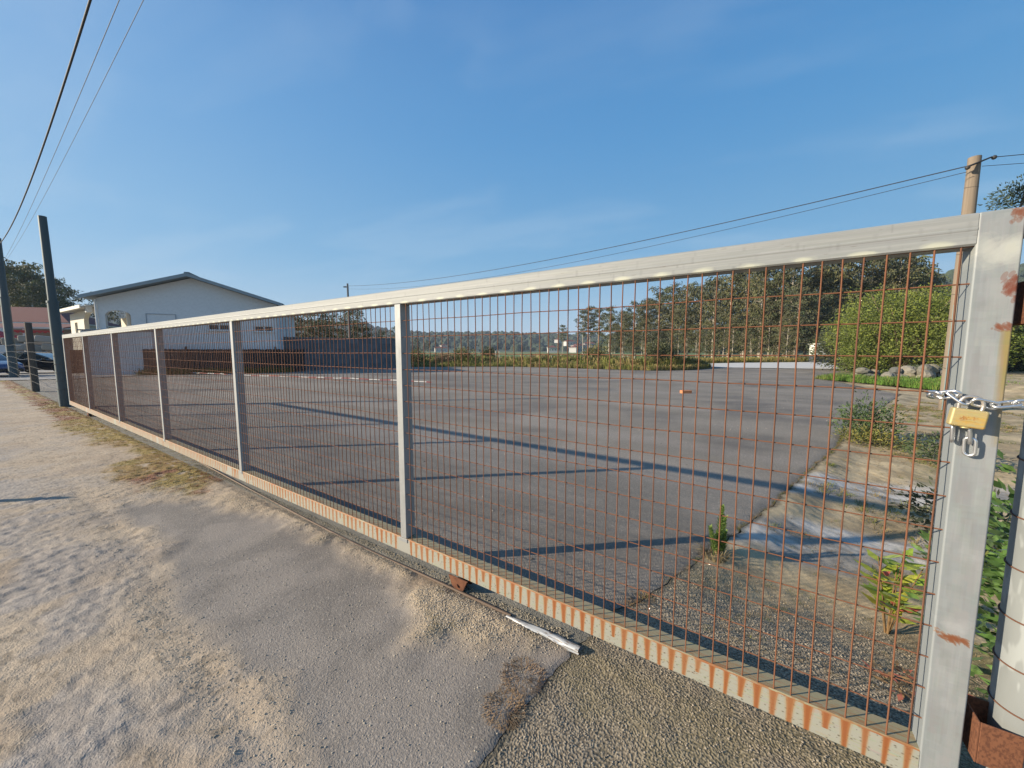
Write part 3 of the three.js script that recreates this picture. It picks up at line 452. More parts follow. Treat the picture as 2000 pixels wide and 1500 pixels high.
{ // round galvanised receiving post at the right edge, wound with tie wire, with rusty catch brackets
  const P = thing('round_post', 'stout round galvanised steel post wound with tie wire at the right edge', 'post'); inGate(P);
  const cx = 0.885, cz = -0.10, R = 0.098;
  part(P, 'tube', (() => { const g = cyl(R, R, 2.46, cx, -0.1, cz, 40); return g; })(), new THREE.MeshStandardMaterial({ color: lin(0.33, 0.35, 0.345), map: tex(256, 512, (i, j) => { const n = fbm(i / 34, j / 50, 4), k = 0.62 + 0.22 * n + 0.4 * sm(0.6, 0.72, fbm(i / 16 + 7, j / 26, 3)); return [k, k, k]; }, true), roughness: 0.55, metalness: 0.2 }));
  part(P, 'cap', cyl(R + 0.004, R + 0.002, 0.02, cx, 2.36, cz, 40), GALV);
  for (const y of [1.36, 1.16, 0.98, 0.80, 0.63, 0.47]) { const g = new THREE.TorusGeometry(R + 0.003, 0.0028, 5, 48); g.rotateX(Math.PI / 2); g.rotateZ(0.10); g.translate(cx, y, cz); part(P, 'tie_wire', g, WIRE2); }
  part(P, 'wire_strand', tubeAlong([V(cx + 0.015, 1.5, cz + R + 0.006), V(cx + 0.03, 1.2, cz + R + 0.004), V(cx + 0.024, 0.9, cz + R + 0.006), V(cx + 0.045, 0.62, cz + R + 0.004), V(cx + 0.02, 0.47, cz + R + 0.006)], 0.004, 6, 30), WIRE2);
  const bracket = (y0, y1, nm) => { const h = y1 - y0, y = (y0 + y1) / 2, b = new THREE.Group(); b.name = nm; P.add(b);
    part(b, 'plate', rbox(0.10, h, 0.006, 0.775, y, 0.018, 0.002), RUST); part(b, 'side_plate', rbox(0.006, h, 0.13, 0.722, y, -0.045, 0.002), RUST); part(b, 'back_plate', rbox(0.10, h, 0.006, 0.775, y, -0.115, 0.002), RUST); };
  bracket(0.27, 0.425, 'catch_bracket'); bracket(1.81, 1.95, 'catch_bracket'); bracket(2.10, 2.19, 'catch_bracket');
}
// padlock and chain
{
  const BR = new THREE.MeshStandardMaterial({ color: lin(0.60, 0.47, 0.22), roughness: 0.42, metalness: 0.55 });
  const lock = thing('padlock', 'brass padlock with worn orange print hanging on the gate end post', 'padlock'); inGate(lock);
  const body = new THREE.Group(); lock.add(body); body.name = 'lock_body'; body.position.set(0.608, 1.497, 0.036); body.rotation.z = -0.12;
  const cs = document.createElement('canvas'); cs.width = 256; cs.height = 192; const x = cs.getContext('2d'); const rr = rng(8);
  x.fillStyle = '#b8a878'; x.fillRect(0, 0, 256, 192); for (let i = 0; i < 240; i++) { x.fillStyle = `rgba(${190 + rr() * 50 | 0},${150 + rr() * 60 | 0},${70 + rr() * 60 | 0},0.12)`; x.fillRect(rr() * 256, rr() * 192, 8 + rr() * 60, 2 + rr() * 12); }
  for (let i = 0; i < 120; i++) { x.fillStyle = 'rgba(226,150,50,0.10)'; x.fillRect(rr() * 256, 60 + rr() * 130, 12 + rr() * 60, 4 + rr() * 16); }
  for (let i = 0; i < 34; i++) { const px = 66 + rr() * 118, py = 78 + rr() * 34; x.save(); x.translate(px, py); x.rotate(rr() < 0.5 ? -0.35 : 0.05); x.fillStyle = `rgba(168,92,36,${0.14 + rr() * 0.2})`; x.fillRect(-7, -2.5, 10 + rr() * 14, 3 + rr() * 4); if (rr() < 0.5) x.fillRect(-2, -9, 4, 18); x.restore(); }
  x.fillStyle = 'rgba(160,84,32,0.4)'; x.beginPath(); x.moveTo(60, 116); x.lineTo(88, 72); x.lineTo(98, 116); x.lineTo(86, 116); x.lineTo(84, 96); x.lineTo(74, 116); x.fill(); x.fillRect(70, 124, 112, 5);
  const ct = new THREE.CanvasTexture(cs); ct.colorSpace = THREE.SRGBColorSpace;
  const bg = rbox(0.084, 0.062, 0.03, 0, 0, 0, 0.007); { const p = bg.attributes.position, uv = bg.attributes.uv; for (let i = 0; i < p.count; i++) uv.setXY(i, p.getX(i) / 0.084 + 0.5, p.getY(i) / 0.062 + 0.5); }
  part(body, 'case', bg, new THREE.MeshStandardMaterial({ map: ct, roughness: 0.42, metalness: 0.35 }));
  const sh = tubeAlong([V(-0.026, 0.025, 0), V(-0.027, 0.05, 0), V(-0.018, 0.068, 0), V(0, 0.074, 0), V(0.018, 0.068, 0), V(0.027, 0.05, 0), V(0.026, 0.025, 0)], 0.0052, 10, 32);
  part(body, 'shackle', sh, new THREE.MeshStandardMaterial({ color: lin(0.62, 0.56, 0.5), roughness: 0.3, metalness: 0.8 }), 'slightly rusted steel shackle');
  part(body, 'keyway_plate', cyl(0.012, 0.012, 0.004, 0, -0.034, 0, 14), BR);
  // chain links: stadium rings, each turned a quarter from the last
  const link = (() => { const pts = [], a = 0.0185, b = 0.0125; for (let i = 0; i < 24; i++) { const t = i / 24 * 2 * Math.PI; pts.push(V((Math.cos(t) >= 0 ? a : -a) + Math.cos(t) * b, Math.sin(t) * b, 0)); } return new THREE.TubeGeometry(new THREE.CatmullRomCurve3(pts, true), 36, 0.0048, 8, true); })();
  const STEEL = new THREE.MeshStandardMaterial({ color: lin(0.72, 0.72, 0.72), roughness: 0.28, metalness: 0.9 });
  const chain = thing('gate_chain', 'bright steel link chain tying the gate end post to the round post', 'chain'); inGate(chain);
  const run = (pts, n, off = 0) => { const c = new THREE.CatmullRomCurve3(pts); for (let i = 0; i < n; i++) { const t = (i + 0.5) / n, p = c.getPointAt(t), d = c.getTangentAt(t), o = part(chain, 'chain_link', link, STEEL); o.position.copy(p); o.quaternion.setFromUnitVectors(V(1, 0, 0), d); o.rotateX(((i + off) % 2) * Math.PI / 2 + 0.5); } };
  run([V(0.555, 1.568, 0.004), V(0.572, 1.572, 0.018), V(0.592, 1.555, 0.03)], 2); run([V(0.545, 1.572, 0.008), V(0.54, 1.568, -0.03), V(0.56, 1.56, -0.07)], 2, 1);
  run([V(0.622, 1.553, 0.034), V(0.66, 1.545, 0.03), V(0.71, 1.552, 0.024), V(0.76, 1.553, 0.016), V(0.84, 1.556, 0.014), V(0.90, 1.556, 0.02)], 6);
  run([V(0.583, 1.462, 0.02), V(0.586, 1.418, 0.016)], 1, 1); run([V(0.622, 1.458, 0.02), V(0.626, 1.428, 0.016), V(0.628, 1.376, 0.014)], 2, 1);
}

// ---------------------------------------------------------------- posts, poles, cables
const TIMBER = new THREE.MeshStandardMaterial({ color: lin(0.225, 0.18, 0.135), roughness: 0.9, map: tex(128, 512, (i, j) => { const k = 0.62 + 0.5 * fbm(i / 5, j / 90, 4) + 0.1 * vnoise(i / 1.5, j / 30); return [k, k * 0.98, k * 0.95]; }, true) });
const GREENISH = new THREE.MeshStandardMaterial({ color: lin(0.062, 0.085, 0.092), roughness: 0.6, metalness: 0.2, map: noiseMetal });
function steppedPole(pos, h, r0, r1, lean, label) {
  const o = thing('steel_post', label, 'post', pos); o.rotation.z = lean;
  const s0 = h * 0.62; part(o, 'lower_section', cyl(r0, r0 * 0.92, s0, 0, -0.3, 0, 8), GREENISH); part(o, 'upper_section', cyl(r1, r1 * 0.92, h - s0 + 0.3, 0, s0 - 0.3, 0, 8), GREENISH); part(o, 'collar', cyl(r0 * 1.04, r0 * 1.02, 0.06, 0, s0 - 0.36, 0, 8), GREENISH);
  for (const y of [0.55, 0.8, 1.05, 1.3, 1.55, 1.9]) { const g = new THREE.TorusGeometry(r0 * 1.02, 0.006, 4, 16); g.rotateX(Math.PI / 2); g.translate(0, y * h / 5.6, 0); part(o, 'wire_tie', g, mat(0.08, 0.08, 0.08)); }
  return o;
}
const pA = gw(-17.55, 0.05); steppedPole(V(pA.x, 0, pA.z), 5.62, 0.125, 0.095, 0.012, 'leaning steel post at the far end of the sliding gate');
const pB = gw(-38.74, -0.28); steppedPole(V(pB.x, 0, pB.z), 8.5, 0.2, 0.16, 0.0, 'taller steel post holding the overhead cable at the left edge');
{ // timber post and wire strands of the roadside fence
  const F = thing('wire_fence', 'wire fence with a dark wooden post left of the gate', 'fence'); inGate(F);
  const WD = new THREE.MeshStandardMaterial({ color: lin(0.10, 0.085, 0.07), roughness: 0.95, map: TIMBER.map });
  const pg = cyl(0.115, 0.1, 3.1, 0, -0.25, 0, 9); const a = part(F, 'post', pg, WD); a.position.set(-25.0, 0, 0);
  for (const [k, y] of [0.45, 0.75, 1.05, 1.35, 1.65, 2.0].entries()) part(F, 'wire_strand', tubeAlong([V(-17.6, y, -0.05), V(-21, y - 0.05 + k * 0.006, 0.04), V(-25, y + 0.02, 0.1), V(-28.6, y - 0.06, 0.05), V(-32, y, 0.0), V(-38.6, y, -0.1)], 0.0045, 4, 40), mat(0.09, 0.088, 0.085, 0.7));
}
function utility(pos, h, r, label, name = 'utility_pole') {
  const o = thing(name, label, 'utility pole', pos); part(o, 'shaft', cyl(r, r * 0.78, h + 0.3, 0, -0.3, 0, 14), TIMBER); return o;
}
const UP = V(12.66, 0, -10.67);
{
  const o = utility(UP, 7.0, 0.165, 'weathered timber utility pole inside the lot behind the gate'); o.rotation.z = -0.006; const dk = mat(0.03, 0.03, 0.03, 0.6);
  const arm = cyl(0.025, 0.02, 0.62, 0, -0.31, 0, 8); const A = part(o, 'cable_clamp', arm, dk); A.position.set(0, 6.82, 0.14); A.rotation.z = -1.18;
  part(o, 'insulator', new THREE.SphereGeometry(0.055, 10, 8).translate(0.36, 6.93, 0.14), dk); part(o, 'insulator', new THREE.SphereGeometry(0.055, 10, 8).translate(-0.33, 6.66, 0.14), dk);
  for (const y of [1.2, 2.6, 3.3, 4.4, 4.9, 6.2]) { const g = new THREE.TorusGeometry(0.163 - y * 0.005, 0.006, 4, 20); g.rotateX(Math.PI / 2 + 0.2); g.translate(0, y, 0); part(o, 'wire_band', g, dk); }
  part(o, 'ground_cable', tubeAlong([V(-0.175, 0, 0.05), V(-0.17, 1.5, 0.05), V(-0.168, 3, 0.05)], 0.014, 5, 12), mat(0.18, 0.24, 0.23, 0.6));
}
const FP = V(-17.53, 0, -40.2);
{ const o = thing('utility_pole', 'slim distant pole rising above the dark wall', 'utility pole', FP); part(o, 'shaft', cyl(0.14, 0.09, 9.0, 0, -0.2, 0, 10), mat(0.13, 0.13, 0.13)); part(o, 'crossarm', box(0.5, 0.12, 0.12, -0.18, 8.45, 0), mat(0.08, 0.08, 0.08)); }
function cable(pts, r, label, c = 0.03) { top('overhead_cable', tubeAlong(pts, r, 6, 90), mat(c, c, c * 1.05, 0.7), label, 'cable', 'overhead cables'); }
const sag = (a, b, s) => Array.from({ length: 13 }, (_, i) => { const t = i / 12, p = a.clone().lerp(b, t); p.y -= 4 * s * t * (1 - t); return p; });
cable(sag(V(FP.x, 8.55, FP.z), V(UP.x - 0.3, 6.70, UP.z + 0.14), 0.75), 0.014, 'overhead cable strung from the distant pole to the timber pole');
cable(sag(V(FP.x, 8.25, FP.z), V(UP.x - 0.3, 6.55, UP.z + 0.14), 0.95), 0.008, 'thinner lower cable strung from the distant pole to the timber pole');
cable(sag(V(UP.x + 0.36, 6.93, UP.z + 0.14), V(40, 9.5, -6), 0.5), 0.010, 'cable leaving the timber pole to the right, upper one');
cable(sag(V(UP.x + 0.1, 6.70, UP.z + 0.14), V(40, 8.3, -5), 0.5), 0.007, 'cable leaving the timber pole to the right, lower one');
const hung = (x, z, deg, s0, s1, low, at, k) => Array.from({ length: 25 }, (_, i) => { const q = lerp(s0, s1, i / 24), a = deg * Math.PI / 180; return V(x + Math.sin(a) * q, low + k * (q - at) * (q - at), z + Math.cos(a) * q); });
cable(hung(-31.2, -23.2, 56, 0.2, 46, 7.58, 15, 0.0027), 0.020, 'thick twisted black cable crossing the sky at the upper left', 0.03);
cable(hung(-33.88, -26.0, 55.5, -14, 49.8, 8.82, 26, 0.0006), 0.007, 'thin pale cable beside the thick one at the upper left', 0.14);
cable(hung(-33.70, -26.1, 55.7, -14, 49.8, 8.86, 26, 0.0006), 0.006, 'second thin pale cable at the upper left', 0.14);
{ const o = utility(V(7.05, 0, 2.55), 10.3, 0.16, 'timber pole behind the viewpoint carrying the overhead cables'); }
top('wooden_stake', (() => { const g = cyl(0.055, 0.05, 1.15, 0, -0.15, 0, 8); g.translate(-7.75, 0, -3.80); return g; })(), TIMBER, 'short wooden stake beside the dirt road, casting the shadow at left', 'stake');

// ---------------------------------------------------------------- white house with gable, at the left
{
  const H = thing('white_house', 'white gabled house with arched porch left behind the gate', 'house', V(-28.5, 0, -25.75), Math.atan2(0.383, 0.924)); // x along the gable wall, -z into the house
  const WH = new THREE.MeshStandardMaterial({ color: lin(0.66, 0.67, 0.67), roughness: 0.9, map: tex(256, 256, (i, j) => { const k = 0.9 + 0.14 * fbm(i / 30, j / 30, 4); return [k, k, k * 0.99]; }, true) });
  const W = 10.6, E = 5.3, A = 7.0, D = 9;
  const arch = (cx, y0, w, h) => { const p = new THREE.Path(), r = w / 2; p.moveTo(cx - r, y0); p.lineTo(cx - r, y0 + h - r * 0.55); p.absellipse(cx, y0 + h - r * 0.55, r, r * 0.55, Math.PI, 0, true); p.lineTo(cx + r, y0); p.closePath(); return p; };
  const s = new THREE.Shape(); s.moveTo(0, 1.75); s.lineTo(W, 1.75); s.lineTo(W, E); s.lineTo(W / 2, A); s.lineTo(0, E); s.closePath();
  s.holes.push(arch(1.05, 3.15, 1.35, 1.35));
  for (const [x, y] of [[6.1, 3.25], [9.0, 3.2]]) { const q = new THREE.Path(); q.moveTo(x, y); q.lineTo(x, y + 0.42); q.lineTo(x + 1.3, y + 0.42); q.lineTo(x + 1.3, y); q.closePath(); s.holes.push(q); }
  const gw0 = new THREE.ExtrudeGeometry(s, { depth: 0.25, bevelEnabled: false }); gw0.translate(0, 0, -0.25); part(H, 'gable_wall', gw0, WH);
  part(H, 'back_wall', box(W, E, 0.25, W / 2, E / 2, -D), WH); part(H, 'side_wall', box(0.25, E - 0.02, D - 0.5, W - 0.13, E / 2, -D / 2), WH); part(H, 'side_wall', box(0.25, E - 0.02, D - 3.2, 2.6, E / 2, -D / 2 - 1.4), WH);
  part(H, 'floor_slab', box(W, 0.25, D, W / 2, 1.86, -D / 2 - 0.28), WH); part(H, 'porch_column', cyl(0.16, 0.16, 1.4, 0.7, 3.1, -2.2, 12), WH); part(H, 'porch_column', cyl(0.16, 0.16, 1.4, 1.5, 3.1, -2.2, 12), WH);
  const glass = mat(0.03, 0.035, 0.04, 0.15);
  for (const [x, y] of [[6.1, 3.25], [9.0, 3.2]]) { const w = new THREE.Group(); w.name = 'window'; H.add(w); part(w, 'frame', join([box(1.3, 0.05, 0.1, x + 0.65, y + 0.025, -0.1), box(1.3, 0.05, 0.1, x + 0.65, y + 0.395, -0.1), box(0.06, 0.32, 0.1, x + 0.03, y + 0.21, -0.1), box(0.06, 0.32, 0.1, x + 1.27, y + 0.21, -0.1), box(0.09, 0.32, 0.1, x + 0.65, y + 0.21, -0.1)]), mat(0.72, 0.72, 0.70)); part(w, 'pane', box(0.55, 0.33, 0.02, x + 0.33, y + 0.21, -0.14), glass); part(w, 'pane', box(0.55, 0.33, 0.02, x + 0.97, y + 0.21, -0.14), glass); part(w, 'sill', box(1.44, 0.06, 0.16, x + 0.65, y - 0.04, 0.04), mat(0.7, 0.7, 0.68)); }
  // panel outlined on the wall
  part(H, 'panel_frame', join([box(1.7, 0.035, 0.05, 3.4, 4.32, 0.022), box(0.035, 0.95, 0.05, 2.57, 3.83, 0.022), box(0.035, 0.95, 0.05, 4.23, 3.83, 0.022)]), mat(0.34, 0.36, 0.38));
  part(H, 'lower_wall', box(3.7, 3.05, 0.3, 1.05, 1.52, 0.18), WH); part(H, 'lower_coping', box(3.9, 0.08, 0.5, 1.05, 3.1, 0.18), mat(0.2, 0.21, 0.23));
  const RO = mat(0.16, 0.19, 0.20, 0.7), k = Math.atan2(A - E, W / 2), sl = Math.hypot(A - E, W / 2) + 0.55;
  for (const q of [-1, 1]) { const g = box(sl, 0.16, D + 1.0); g.rotateZ(-q * k); const m = part(H, 'roof_slope', g, RO); m.position.set(W / 2 + q * (sl / 2 * Math.cos(k)), A + 0.14 - sl / 2 * Math.sin(k), -D / 2 + 0.25);
    const f = box(sl, 0.22, 0.05); f.rotateZ(-q * k); const fm = part(H, 'bargeboard', f, mat(0.24, 0.29, 0.31, 0.6)); fm.position.set(W / 2 + q * (sl / 2 * Math.cos(k)), A + 0.12 - sl / 2 * Math.sin(k), 0.79); }
  part(H, 'ridge_cap', box(0.3, 0.1, D + 1.0, W / 2, A + 0.26, -D / 2 + 0.25), RO);
  part(H, 'downpipe', cyl(0.06, 0.06, 2.2, -0.02, 3.0, 0.1, 8), mat(0.7, 0.7, 0.68));
}
{ // sunlit porch wing at the left corner of the house
  const P = thing('porch_wing', 'sunlit cream porch with an arch beside the white gabled house', 'porch', V(-29.35, 0, -26.5), Math.PI + Math.atan2(-0.51, 0.86) * -1); P.rotation.y = Math.atan2(-0.51, 0.86);
  // local x runs back towards the house corner, so build from x = -7.6 (far left) to 0
  const CR = mat(0.66, 0.62, 0.52, 0.9), s = new THREE.Shape(); s.moveTo(-7.6, 0); s.lineTo(0, 0); s.lineTo(0, 4.75); s.lineTo(-7.6, 4.6); s.closePath();
  const h = new THREE.Path(); h.moveTo(-3.6, 3.0); h.lineTo(-3.6, 3.9); h.absellipse(-2.0, 3.9, 1.6, 0.62, Math.PI, 0, true); h.lineTo(-0.4, 3.0); h.closePath(); s.holes.push(h);
  const h2 = new THREE.Path(); h2.moveTo(-6.3, 3.0); h2.lineTo(-6.3, 3.9); h2.lineTo(-5.5, 3.9); h2.lineTo(-5.5, 3.0); h2.closePath(); s.holes.push(h2);
  const g = new THREE.ExtrudeGeometry(s, { depth: 0.25, bevelEnabled: false }); g.translate(0, 0, -0.25); part(P, 'front_wall', g, CR);
  part(P, 'back_wall', box(7.4, 4.5, 0.2, -3.8, 2.25, -3.0), CR); part(P, 'porch_floor', box(7.4, 0.2, 2.6, -3.8, 2.86, -1.6), CR);
  const rg = box(8.8, 0.12, 4.2); rg.rotateX(0.16); const rf = part(P, 'roof', rg, mat(0.42, 0.40, 0.36, 0.8)); rf.position.set(-4.2, 5.05, -1.3); part(P, 'fascia', box(8.8, 0.22, 0.06, -4.2, 4.72, 0.82), mat(0.72, 0.69, 0.6)); part(P, 'gutter_bracket', box(0.3, 0.5, 0.3, 0.02, 4.6, 0.4), mat(0.5, 0.5, 0.48));
}
{ // dark boarded fence below the house and the dark block wall
  const hx = V(0.924, 0, -0.383);
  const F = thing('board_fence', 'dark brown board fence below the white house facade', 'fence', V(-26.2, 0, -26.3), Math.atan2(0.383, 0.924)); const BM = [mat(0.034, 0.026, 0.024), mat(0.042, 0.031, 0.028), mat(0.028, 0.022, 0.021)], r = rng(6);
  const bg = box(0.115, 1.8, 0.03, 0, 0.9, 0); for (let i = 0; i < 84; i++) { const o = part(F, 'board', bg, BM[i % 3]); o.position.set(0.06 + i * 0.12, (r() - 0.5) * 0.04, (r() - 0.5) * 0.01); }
  part(F, 'rail', box(10.1, 0.08, 0.05, 5.05, 0.5, -0.05), BM[0]); part(F, 'rail', box(10.1, 0.08, 0.05, 5.05, 1.4, -0.05), BM[0]); for (const x of [2.5, 5.3, 8.1]) part(F, 'post', box(0.12, 2.0, 0.12, x, 1.0, 0.09), BM[1]);
  const w0 = V(-20.5, 0, -31.5), w1 = V(-11.75, 0, -36.9), L = w0.distanceTo(w1), a = Math.atan2(-(w1.z - w0.z), w1.x - w0.x);
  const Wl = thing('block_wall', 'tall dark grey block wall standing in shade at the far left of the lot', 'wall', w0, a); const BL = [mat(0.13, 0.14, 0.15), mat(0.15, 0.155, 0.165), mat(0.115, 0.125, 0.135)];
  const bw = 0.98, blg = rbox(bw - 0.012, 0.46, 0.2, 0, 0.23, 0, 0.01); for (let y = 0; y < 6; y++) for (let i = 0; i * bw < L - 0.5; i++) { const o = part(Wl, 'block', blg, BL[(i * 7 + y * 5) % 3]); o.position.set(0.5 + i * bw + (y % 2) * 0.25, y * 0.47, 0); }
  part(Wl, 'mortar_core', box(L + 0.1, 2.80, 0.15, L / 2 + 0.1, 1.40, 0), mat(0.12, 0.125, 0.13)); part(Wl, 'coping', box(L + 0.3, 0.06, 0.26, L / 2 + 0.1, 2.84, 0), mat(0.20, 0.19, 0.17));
  const B = thing('brown_fence', 'low reddish brown board fence beside the parked cars', 'fence', V(-33.6, 0, -27.4), Math.atan2(0.3, 0.95)); const RM = [mat(0.10, 0.040, 0.026), mat(0.12, 0.046, 0.03)];
  const rg = box(0.19, 1.75, 0.03, 0, 0.88, 0); for (let i = 0; i < 22; i++) { const o = part(B, 'board', rg, RM[i % 2]); o.position.set(i * 0.2, 0, 0); } part(B, 'rail', box(4.4, 0.09, 0.06, 2.1, 0.5, -0.05), RM[0]); part(B, 'rail', box(4.4, 0.09, 0.06, 2.1, 1.4, -0.05), RM[0]);
}
// ---------------------------------------------------------------- neighbours behind: red-roofed house, terrace, parasol, cars
const TILE = new THREE.MeshStandardMaterial({ color: lin(0.17, 0.06, 0.05), roughness: 0.9, map: tex(256, 256, (i, j) => { const k = 0.72 + 0.28 * Math.pow(0.5 + 0.5 * Math.sin(i / 256 * Math.PI * 2 * 16), 0.7) + 0.16 * (vnoise(i / 6, j / 6) - 0.5); return [k, k, k]; }, true) });
function hipHouse(name, label, pos, turn, w, d, e, a, wallM, group) {
  const o = thing(name, label, 'house', pos, turn, group); part(o, 'wall', box(w, e, d, 0, e / 2, 0), wallM);
  const p = [], uv = [], hw = w / 2 + 0.5, hd = d / 2 + 0.5, r = Math.max(0.2, hw - hd), q = (pts, uvs) => { for (const k of [0, 1, 2, 0, 2, 3]) { if (k < pts.length) { p.push(...pts[k]); uv.push(...uvs[k]); } } };
  const T = [[-r, a, 0], [r, a, 0]], C = [[-hw, e, hd], [hw, e, hd], [hw, e, -hd], [-hw, e, -hd]];
  q([C[0], C[1], T[1], T[0]], [[0, 0], [w / 3, 0], [w / 3 - 1, 1], [1, 1]]); q([C[2], C[3], T[0], T[1]], [[0, 0], [w / 3, 0], [w / 3 - 1, 1], [1, 1]]);
  p.push(...C[1], ...C[2], ...T[1], ...C[3], ...C[0], ...T[0]); uv.push(0, 0, d / 3, 0, d / 6, 1, 0, 0, d / 3, 0, d / 6, 1);
  const g = new THREE.BufferGeometry(); g.setAttribute('position', new THREE.Float32BufferAttribute(p, 3)); g.setAttribute('uv', new THREE.Float32BufferAttribute(uv, 2)); g.computeVertexNormals(); part(o, 'roof', g, Object.assign(TILE, { side: THREE.DoubleSide })); part(o, 'eaves', box(w + 0.9, 0.16, d + 0.9, 0, e - 0.1, 0), mat(0.6, 0.58, 0.55));
  for (const x of [-w * 0.3, 0, w * 0.3]) { const wn = part(o, 'window', box(0.9, 1.0, 0.1, x, e * 0.55, d / 2 + 0.02), mat(0.72, 0.72, 0.7)); part(wn, 'pane', box(0.74, 0.84, 0.04, x, e * 0.55, d / 2 + 0.07), mat(0.04, 0.045, 0.05, 0.2)); }
  return o;
}
hipHouse('red_roof_house', 'single-storey house with dark red tiled roof below the tall trees at left', V(-60.5, 0, -47), 0.25, 13, 8, 5.0, 7.1, mat(0.55, 0.55, 0.54));
{
  const o = thing('terrace_shelter', 'low tiled shelter with a scalloped red awning beside the left posts', 'shelter', V(-49.5, 0, -38.4), 0.35); part(o, 'wall', box(5.6, 4.0, 0.25, 0, 2.0, -2.0), mat(0.30, 0.26, 0.22)); const rg = box(6.4, 0.12, 3.4); rg.rotateX(0.17); rg.translate(0, 4.25, -0.4); part(o, 'roof', rg, TILE); part(o, 'fascia', box(6.4, 0.14, 0.06, 0, 3.98, 1.3), mat(0.6, 0.55, 0.48));
  const s = new THREE.Shape(); s.moveTo(-2, 0); for (let i = 0; i < 10; i++) s.quadraticCurveTo(-2 + i * 0.4 + 0.2, -0.42, -2 + (i + 1) * 0.4, -0.12); s.lineTo(2, 0); s.closePath(); const g = new THREE.ExtrudeGeometry(s, { depth: 0.03, bevelEnabled: false }); g.translate(1.2, 3.72, 1.24); part(o, 'awning', g, mat(0.42, 0.05, 0.04)); for (const x of [-2.9, 0.2, 2.9]) part(o, 'pillar', cyl(0.13, 0.13, 4.0, x, 0, 1.1, 10), mat(0.66, 0.62, 0.55));
}
{ // stepped pale stone garden wall
  const o = thing('stone_garden_wall', 'pale stepped stone garden wall behind the parked cars', 'wall', V(-44.6, 0, -33.4), 0.38), r = rng(14), M = [mat(0.30, 0.26, 0.21), mat(0.36, 0.31, 0.26), mat(0.25, 0.22, 0.18)];
  for (let k = 0; k < 3; k++) for (let i = 0; i < 9 + k; i++) { const g = rbox(1.05 + 0.3 * r(), 0.62, 0.8, 0, 0, 0, 0.12); const m = part(o, 'stone', g, M[(i + k) % 3]); m.position.set(-0.6 + i * 1.12 + (k % 2) * 0.5, 1.2 + k * 0.72 + (r() - 0.5) * 0.25, -k * 0.35); m.rotation.set(0, r() * 0.5, (r() - 0.5) * 0.35); }
  part(o, 'base', box(11, 1.3, 0.6, 4.4, 0.6, -0.2), M[2]);
}
{ const o = thing('red_parasol', 'red parasol over the terrace at the left edge', 'parasol', V(-49.2, 0, -35.4)); const g = new THREE.ConeGeometry(1.7, 0.75, 8, 1, true); g.translate(0, 3.35, 0); part(o, 'canopy', g, mat(0.5, 0.03, 0.035, 0.85, { side: THREE.DoubleSide })); part(o, 'pole', cyl(0.035, 0.03, 3.6, 0, 0, 0, 8), mat(0.5, 0.5, 0.5)); part(o, 'base', cyl(0.3, 0.26, 0.12, 0, 0, 0, 14), mat(0.3, 0.3, 0.3)); }
